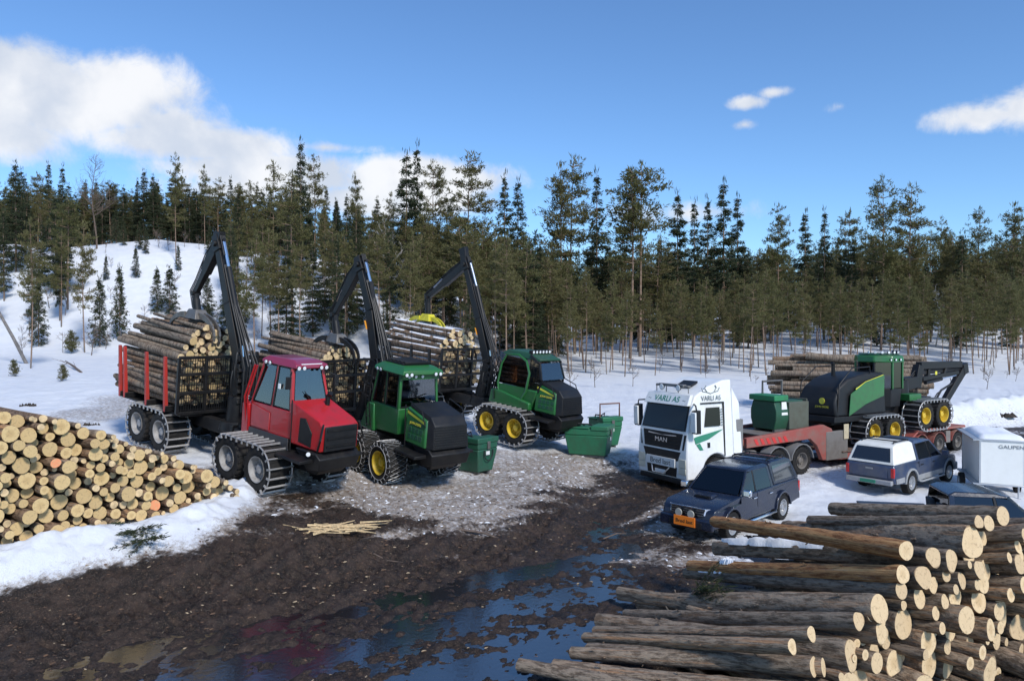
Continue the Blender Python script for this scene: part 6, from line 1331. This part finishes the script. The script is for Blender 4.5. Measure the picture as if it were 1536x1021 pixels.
def pickup(name, label, M, paint, lower=None, canopy=None, tonneau=False, hood_scoop=False, style='new'):
    root = empty(name, M, label, 'pickup')
    xa, xr, R_, zc = 1.54, -1.54, .44, .385
    arcf = arch(xa, zc, R_, 0.0, PI, 11); arcr = arch(xr, zc, R_, 0.0, PI, 11)
    bot = .40
    top = [(-2.72, .52), (-2.76, .62), (-2.78, 1.06), (-2.70, 1.12), (-1.0, 1.12), (.98, 1.10), (1.02, 1.10), (2.10, .98), (2.34, .88), (2.42, .72), (2.44, .5), (2.36, .40)]
    poly = [(2.36, bot), (arcf[0][0], bot)] + arcf[1:-1] + [(arcf[-1][0], bot), (arcr[0][0], bot)] + arcr[1:-1] + [(arcr[-1][0], bot), (-2.70, .48)] + top[1:-1]
    hw = [.88 - (.10 if x > 2.2 else 0) - (.03 if z > 1.0 else 0) - (.05 if x < -2.7 else 0) for x, z in poly]
    m = MB(); m.prismw(poly, hw); body = m.build('body', paint, root, .055, seg=4)
    yc = lambda z: .845 - (z - 1.1) * .30
    cb = [(-1.02, 1.08), (1.02, 1.08), (.30, 1.70), (.05, 1.755), (-.80, 1.765), (-.96, 1.70)]
    # cabin: pillars and roof as a shell, panes set into it
    m = MB(); rf = [(.36, 1.66), (.30, 1.715), (.05, 1.765), (-.82, 1.775), (-.98, 1.70), (-.98, 1.655)]; m.prismw(rf, [yc(1.66), yc(1.70) - .01, .62, .62, yc(1.70) - .01, yc(1.655)]); m.build('roof', paint, root, .025, seg=3)
    for s in (-1, 1):
        for (xb, xt, w0, w1) in ((.97, .33, .08, .07), (.10, .02, .07, .06), (-.93, -.90, .13, .12)):
            p = MB(); p.beam((xb, s * (yc(1.1) - .03), 1.08), (xt, s * (yc(1.68) - .03), 1.69), (.05, w0), (.05, w1), (0, 1, 0)); p.build('pillar', paint if xb != .10 else blk_pl, root, .01)
        side_panel(root, [(.16, 1.12), (.90, 1.12), (.36, 1.64), (.06, 1.66)], yc, auto_glass, 'front_window', s, -.012, .01)
        side_panel(root, [(-.86, 1.12), (.06, 1.12), (-.02, 1.66), (-.84, 1.66)], yc, auto_glass, 'rear_side_window', s, -.012, .01)
        q = MB(); q.slab([(0, 0, 0), (1, 0, 0), (1, 0, 1), (0, 0, 1)], .01)
        for (x0, x1) in ((.08, 1.02), (-.90, .06)):
            d = side_panel(root, [(x0, .50), (x1, .50), (x1, 1.085), (x0, 1.085)], lambda z: .875 - max(0, z - .98) * .15, paint, 'door', s, .006, .012, .006)
            h = MB(); h.box(x0 + .06, x0 + .26, s * .895 - .012, s * .895 + .012, .93, .965); h.build('door_handle', chrome_t if style == 'new' else blk_pl, d, .008)
        mm = MB(); mm.prismw([(.86, 1.10), (1.0, 1.10), (.98, 1.28), (.84, 1.28)], [.11] * 4); mm.v = [(x, y + s * 1.0, z) for x, y, z in mm.v]; mm.build('mirror', chrome_t if style == 'new' else paint, root, .03)
        sb = MB(); sb.tube([(1.0, s * .90, .40), (.9, s * .97, .38), (-.9, s * .97, .38), (-1.0, s * .90, .40)], .035, 8); sb.build('side_step', chrome_t if style == 'new' else silv_p, root)
        for x in (xa, xr):
            wheel(root, x, s * .77, .385, .385, .25, s, alloy, hole=.62, lugs=34, deep=.45)
            f = MB(); a1 = arch(x, zc, R_ + .005, .05, PI - .05, 11); a2 = arch(x, zc, R_ + .08, PI - .05, .05, 11); f.prism(a1 + a2, .855, .925); f.v = [(v[0], s * v[1], v[2]) for v in f.v]; f.build('wheel_arch', lower or paint, root, .012)
        if lower: side_panel(root, [(-1.02, .41), (1.0, .41), (1.0, .60), (-1.02, .60)], lambda z: .885, lower, 'lower_trim', s, .004, .012); side_panel(root, [(-2.66, .48), (-2.06, .48), (-2.06, .66), (-2.7, .66)], lambda z: .882, lower, 'lower_trim', s, .004, .012)
        hl = MB(); hl.hexa([(2.20, s * .52, .74), (2.41, s * .46, .74), (2.20, s * .80, .74), (2.10, s * .80, .74)] if False else [(2.05, s * .52, .74), (2.435, s * .50, .74), (2.27, s * .81, .74), (2.05, s * .81, .74)], [(2.05, s * .52, .92), (2.36, s * .50, .90), (2.16, s * .805, .93), (2.05, s * .805, .93)]); hl.build('headlight', mat('car_headlamp', (.75, .77, .78), .08, metal=.5), root, .015)
        tl = MB(); tl.box(-2.80, -2.70, s * .79 - .055, s * .79 + .055, .70, 1.02); tl.build('tail_light', tail_red, root, .01)
        fg = MB(); fg.tube([(2.44, s * .68, .52), (2.475, s * .68, .52)], .055, 10); fg.build('fog_light', lamp_m, root)
    wsx = lambda z: 1.02 - (z - 1.10) * 1.14
    front_panel(root, [(-.74, 1.12), (.74, 1.12), (.62, 1.66), (-.62, 1.66)], wsx, auto_glass, 'windscreen', -.01, .01)
    v = [(-1.0, .72, 1.14), (-1.0, -.72, 1.14), (-.965, -.60, 1.64), (-.965, .60, 1.64)]; pane(root, v, auto_glass, 'rear_window')
    i_ = MB()
    for yy in (-.36, .36):
        for xx in (.05, -.75): i_.box(xx - .22, xx + .25, yy - .24, yy + .24, .9, 1.02); i_.prismw([(xx - .3, .95), (xx - .15, .95), (xx - .25, 1.42), (xx - .36, 1.42)], [.22, .22, .18, .18]); k = len(i_.v); i_.v[k - 8:] = [(x, y + yy, z) for x, y, z in i_.v[k - 8:]]
    i_.build('seats', seat_m, root, .03); d = MB(); d.box(.55, .95, -.74, .74, .95, 1.12); d.build('dashboard', blk_pl, root, .03)
    # nose
    front_panel(root, [(-.50, .70), (.50, .70), (.52, .90), (-.52, .90)], lambda z: 2.425 - (z - .7) * .3, blk_pl, 'grille', .01, .02)
    for k in range(3): z = .73 + k * .06; q = MB(); q.box(2.42 - k * .02, 2.455 - k * .02, -.5, .5, z, z + .022); q.build('grille_bar', chrome_t, root)
    q = MB(); q.beam((2.39, -.55, .915), (2.39, .55, .915), (.05, .04), (.05, .04), (1, 0, 0)); q.build('chrome_strip', chrome_t, root, .008)
    q = MB(); q.box(2.36, 2.52, -.82, .82, .36, .66); q.build('bumper', paint if style == 'new' else lower, root, .05)
    q = MB(); q.box(2.5, 2.535, -.5, .5, .40, .56); q.build('bumper_intake', blk_pl, root, .01)
    q = MB(); q.box(-2.90, -2.72, -.80, .80, .44, .60); q.build('rear_bumper', lower or blk_pl, root, .03)
    q = MB(); q.slab([(-2.795, .62, .66), (-2.795, -.62, .66), (-2.80, -.62, 1.06), (-2.80, .62, 1.06)], .02); tg = q.build('tailgate', paint, root, .01)
    q = MB(); q.box(-2.83, -2.80, -.12, .12, .93, .98); q.build('tailgate_handle', silv_p, tg)
    q = MB(); q.box(-2.94, -2.90, -.26, .26, .47, .58); q.build('number_plate', plate_g, root)
    if hood_scoop: q = MB(); q.hexa([(1.25, -.30, 1.075), (1.62, -.30, 1.035), (1.62, .30, 1.035), (1.25, .30, 1.075)], [(1.28, -.24, 1.13), (1.58, -.24, 1.12), (1.58, .24, 1.12), (1.28, .24, 1.13)]); q.build('hood_scoop', paint, root, .02); q = MB(); q.box(1.60, 1.64, -.22, .22, 1.05, 1.10); q.build('scoop_mouth', blk_pl, root)
    if canopy:
        cp = [(-2.74, 1.12), (-1.03, 1.12), (-1.03, 1.74), (-1.2, 1.80), (-2.15, 1.80), (-2.45, 1.72)]; yk = lambda z: .835 - (z - 1.1) * .26
        m = MB(); m.prismw(cp, [yk(z) for x, z in cp]); m.build('canopy', canopy, root, .04, seg=3)
        if style == 'new':
            for s in (-1, 1): side_panel(root, [(-2.50, 1.22), (-1.14, 1.22), (-1.14, 1.66), (-2.30, 1.66)], yk, mat('black_canopy_glass', (.012, .013, .016), .05, coat=.8, spec=.8), 'canopy_window', s, .008, .01)
        xk = lambda z: -2.74 + (z - 1.12) * .48
        v = [(xk(z) - .012, y, z) for y, z in ((.68, 1.22), (-.68, 1.22), (-.58, 1.66), (.58, 1.66))]; q = MB(); q.slab(v, .012); q.build('canopy_rear_window', mat('black_canopy_glass', (.012, .013, .016)), root)
        for s in (-1, 1): q = MB(); q.tube([(-2.2, s * .55, 1.84), (-1.1, s * .55, 1.84)], .02, 6); q.tube([(-2.2, s * .55, 1.79), (-2.2, s * .55, 1.84)], .02, 6); q.tube([(-1.1, s * .55, 1.79), (-1.1, s * .55, 1.84)], .02, 6); q.build('roof_rail', blk_pl, root)
        for x in (-2.0, -1.3): q = MB(); q.tube([(x, -.6, 1.86), (x, .6, 1.86)], .022, 6); q.build('cross_rail', blk_pl, root)
    if tonneau:
        m = MB(); m.prismw([(-2.72, 1.12), (-1.05, 1.12), (-1.05, 1.165), (-2.72, 1.165)], [.80] * 4); m.build('tonneau_cover', bed_m, root, .02)
    return root
def veh_pose(P, phi, z=None):
    x, y = P; d = V3(math.cos(phi), math.sin(phi)); h = 1.54; zf, zr = g1(*(V3(x, y) + d * h)), g1(*(V3(x, y) - d * h))
    if z is None: z = (zf + zr) / 2 + .06
    xx = Vector((d[0] * 2 * h, d[1] * 2 * h, zf - zr)).normalized(); yy = Vector((-d[1], d[0], 0)); zz = xx.cross(yy); M = Matrix((xx, yy, zz)).transposed().to_4x4(); M.translation = Vector((x, y, z)); return M
# blue pickup with hard top in front of the lorry: rear wheel on our side stands at (8.15, 22.4)
ph = R(225); d = V3(math.cos(ph), math.sin(ph)); l = V3(-d[1], d[0]); C0 = V3(8.15, 22.4) + d * 1.54 - l * .80
hx = pickup('pickup', 'dark blue pickup with hard top and an orange sign on its nose', veh_pose(C0, ph), blue_p, canopy=blue_p, hood_scoop=True)
m = MB(); m.box(2.545, 2.57, -.33, .33, .42, .68); sg = m.build('wide_load_sign', plate_o, hx, .005); text('sign_lettering', 'Bred last', .135, sg, face_mat((2.573, 0, .545), (0, 1, 0), (0, 0, 1)), mat('sign_black', (.03, .02, .01), .6), .002, 1.1)
for s in (-1, 1): m = MB(); m.mat(0).tube([(2.46, s * .19, .76), (2.54, s * .19, .76)], [.07, .115], 14); m.mat(1).tube([(2.54, s * .19, .76), (2.56, s * .19, .76)], [.11, .10], 14); m.build('spot_light', [blk_pl, mat('covered_lamp', (.36, .35, .31), .5)], hx)
# white-canopied pickup seen from behind
ph = R(38); d = V3(math.cos(ph), math.sin(ph)); l = V3(-d[1], d[0]); C0 = V3(14.0, 26.0) + d * 1.54 + l * .80
pickup('pickup', 'faded blue and silver pickup with a white canopy, seen from behind', veh_pose(C0, ph), blue2_p, lower=silv_p, canopy=canopy_w, style='old')
# dark pickup half hidden behind the log pile
pickup('pickup', 'navy pickup with a flat bed cover, half hidden behind the right log pile', veh_pose((11.75, 18.5), R(-11)), navy_p, tonneau=True)
# ---------------------------------------------------------------- white box trailer
c = pix(1540, 700, 25.0); u = nrm(V3(-.93, .37)); v = nrm(V3(.37, .93))      # near corner, along its short side, along its long side
Mb = Matrix(((v[0], u[0], 0, c[0]), (v[1], u[1], 0, c[1]), (0, 0, 1, g1(c[0], c[1]) + .02), (0, 0, 0, 1)))
bt = empty('box_trailer', Mb, 'small white closed box trailer with snow on its roof', 'trailer')
tw = mat('white_trailer_panel', (.77, .77, .73), .4, grime=.12, gcol=(.5, .48, .42)); al = mat('aluminium_trim', (.55, .56, .57), .4, metal=.7)
m = MB(); m.box(0, 3.0, 0, 1.34, .52, 1.98); m.build('box', tw, bt, .01)
for (x, y) in ((0, 0), (0, 1.34), (3.0, 0), (3, 1.34)): m = MB(); m.box(x - .03, x + .03, y - .03, y + .03, .50, 2.0); m.build('corner_post', al, bt, .006)
m = MB(); m.box(-.035, 3.035, -.035, 1.555, 1.985, 2.04); m.build('roof_trim', al, bt, .008); m = MB(); m.box(-.03, 3.03, -.03, 1.55, .47, .52); m.build('floor_frame', al, bt, .008)
text('maker_lettering', 'GAUPEN', .17, bt, face_mat((-.012, .42, 1.80), (0, -1, 0), (0, 0, 1)), mat('grey_maker_print', (.2, .21, .22), .5), .002, 1.15)
for y in (-.10, 1.62): wheel(bt, 1.6, y, .30, .30, .17, -1 if y < 0 else 1, alloy, hole=.6, lugs=30)
m = MB(); m.tube([(.2, .76, .45), (-1.1, .76, .42)], .04, 8); m.build('drawbar', al, bt) if False else None
m = MB(); m.tube([(.25, .15, .5), (.25, .15, .02)], .03, 8); m.box(.18, .32, .08, .22, 0, .02); m.build('support_leg', al, bt)
ns = 14; vs = []; fs = []
for i in range(ns + 1):
    for j in range(ns + 1):
        a, b_ = i / ns, j / ns; e = min(a, 1 - a, b_, 1 - b_); vs.append((3.0 * a, 1.34 * b_, 2.045 + .20 * min(1, e * 7) ** .5 * (.8 + .3 * float(fbm(np.array(a * 3), np.array(b_ * 3), 2)))))
for i in range(ns):
    for j in range(ns): q = i * (ns + 1) + j; fs.append((q, q + ns + 1, q + ns + 2, q + 1))
m = MB(); m.add(vs, fs); Ms = m.build('snow_drift', sn, None, smooth=80); Ms.matrix_world = Mb; tag(Ms, 'thick cap of snow lying on the white box trailer', 'snow')
# ---------------------------------------------------------------- green field tanks by the forwarders
crate_m = mat('green_tank_paint', (.022, .16, .075), .5, grime=.45, gcol=(.05, .07, .045), gscale=3)
crate_d = mat('shaded_green_tank_paint', (.016, .095, .055), .5, grime=.45, gcol=(.04, .05, .04))  # darker copy of the tank green with shade put into the colour
def field_tank(label, M, L, W, Hh, paint, bow=False, frame=False, extra=False):
    r = empty('field_tank', M, label, 'tank', 'green steel field tanks')
    k = .10 if bow else .13
    m = MB(); m.hexa([(-L / 2 + k, -W / 2 + k, .04), (L / 2 - k, -W / 2 + k, .04), (L / 2 - k, W / 2 - k, .04), (-L / 2 + k, W / 2 - k, .04)], [(-L / 2, -W / 2, Hh * .72), (L / 2, -W / 2, Hh * .72), (L / 2, W / 2, Hh * .72), (-L / 2, W / 2, Hh * .72)]); m.box(-L / 2, L / 2, -W / 2, W / 2, Hh * .72, Hh * .96); m.build('tank_body', paint, r, .04)
    m = MB(); m.box(-L / 2 - .03, L * .08, -W / 2 - .03, W / 2 + .03, Hh * .96, Hh); m.build('lid', paint, r, .015)
    m = MB(); m.box(L * .12, L / 2 + .03, -W / 2 - .03, W / 2 + .03, Hh * .90, Hh * 1.06); m.build('pump_locker', paint, r, .03)
    m = MB(); m.box(L / 2 + .03, L / 2 + .05, -.07, .07, Hh * .72, Hh * .95); m.build('latch', steel_g, r, .006); m = MB(); m.box(L / 2 + .005, L / 2 + .02, -.12, .06, Hh * .55, Hh * .66); m.build('label_plate', plate_w, r)
    m = MB(); m.tube([(-L * .3, -W * .3, Hh), (-L * .2, -W * .35, Hh + .12), (0, -W * .2, Hh + .10), (L * .15, -W * .25, Hh + .04)], .03, 7); m.tube([(-L * .1, 0, Hh), (-L * .3, .2, Hh + .15), (-L * .45, .1, Hh + .02)], .025, 6); m.build('hose', hose_m, r)
    for s in (-1, 1): m = MB(); m.box(-L / 2 + .2, L / 2 - .2, s * W * .25 - .05, s * W * .25 + .05, -.05, .05); m.build('skid', steel_g, r)
    if frame: m = MB(); m.tube([(L * .3, -W / 2, Hh), (L * .3, -W / 2, Hh + .62), (L * .3, W / 2, Hh + .62), (L * .3, W / 2, Hh)], .035, 8); m.build('lifting_frame', mat('rusty_frame', (.20, .085, .06), .7, grime=.5), r)
    if extra:
        m = MB(); q = [(L / 2 + .02, .22 * math.cos(a), Hh * .62 + .28 * math.sin(a)) for a in [PI * .9 + i * PI * 1.2 / 10 for i in range(11)]]; m.tube(q, .018, 6); m.build('hose_loop', hose_m, r)
    return r
def tank_pose(px, py, Y, ang): p = at_px(px, Y); return Matrix.Translation((p[0], p[1], p[2] + .06)) @ Matrix.Rotation(ang, 4, 'Z')
field_tank('open green field tank, nearer of the two left of the lorry', tank_pose(884, 670, 29.6, R(-22)), 1.75, 1.05, 1.15, crate_m)
field_tank('green field tank with a rusty lifting frame, farther of the two left of the lorry', tank_pose(908, 655, 31.6, R(-62)), 1.1, 1.0, 1.2, crate_m, frame=True)
t3 = field_tank('shaded green field tank at the nose of the chained forwarder', tank_pose(712, 690, 25.6, R(-40)), 1.25, 1.0, 1.15, crate_d, extra=True)
m = MB(); m.tube([(-.4, -.5, 1.1), (-.4, -.5, 1.85), (-1.6, -.5, 1.75)], .03, 7); m.build('lifting_arm', mat('rusty_frame', (.2, .085, .06)), t3)
# ---------------------------------------------------------------- link the logs: the 300 that show largest one by one, the rest as one mass
LOGS.sort(key=lambda q: -q[0])
for (_, kind, me, M, label, group) in LOGS[:300]:
    o = link('log', me); o.matrix_world = M; tag(o, label, 'log', group)
end_plain = mat('small_log_ends', (.62, .46, .26), .8, vary=.3, gscale=3)
rv, rf, rm = [], [], []; off = 0; bark_i = {bk_grey.name: 0, bk_pine.name: 1, bk_snow.name: 2}; mats_ = [bk_grey, bk_pine, bk_snow, end_plain]
for (_, kind, me, M, label, group) in LOGS[300:]:
    rv += [tuple(M @ v.co) for v in me.vertices]
    for p in me.polygons: rf.append(tuple(i + off for i in p.vertices)); rm.append(bark_i.get(me.materials[0].name, 0) if p.material_index == 0 else 3)
    off += len(me.vertices)
if rf:
    me = bpy.data.meshes.new('stacked_logs'); me.from_pydata(rv, [], rf)
    for m_ in mats_: me.materials.append(m_)
    me.polygons.foreach_set('material_index', rm); me.polygons.foreach_set('use_smooth', [len(f) == 4 for f in rf]); me.set_sharp_from_angle(angle=R(50)); me.update()
    tag(link('stacked_logs', me), 'the smaller stacked logs among the loads and piles', 'logs', kind='stuff')
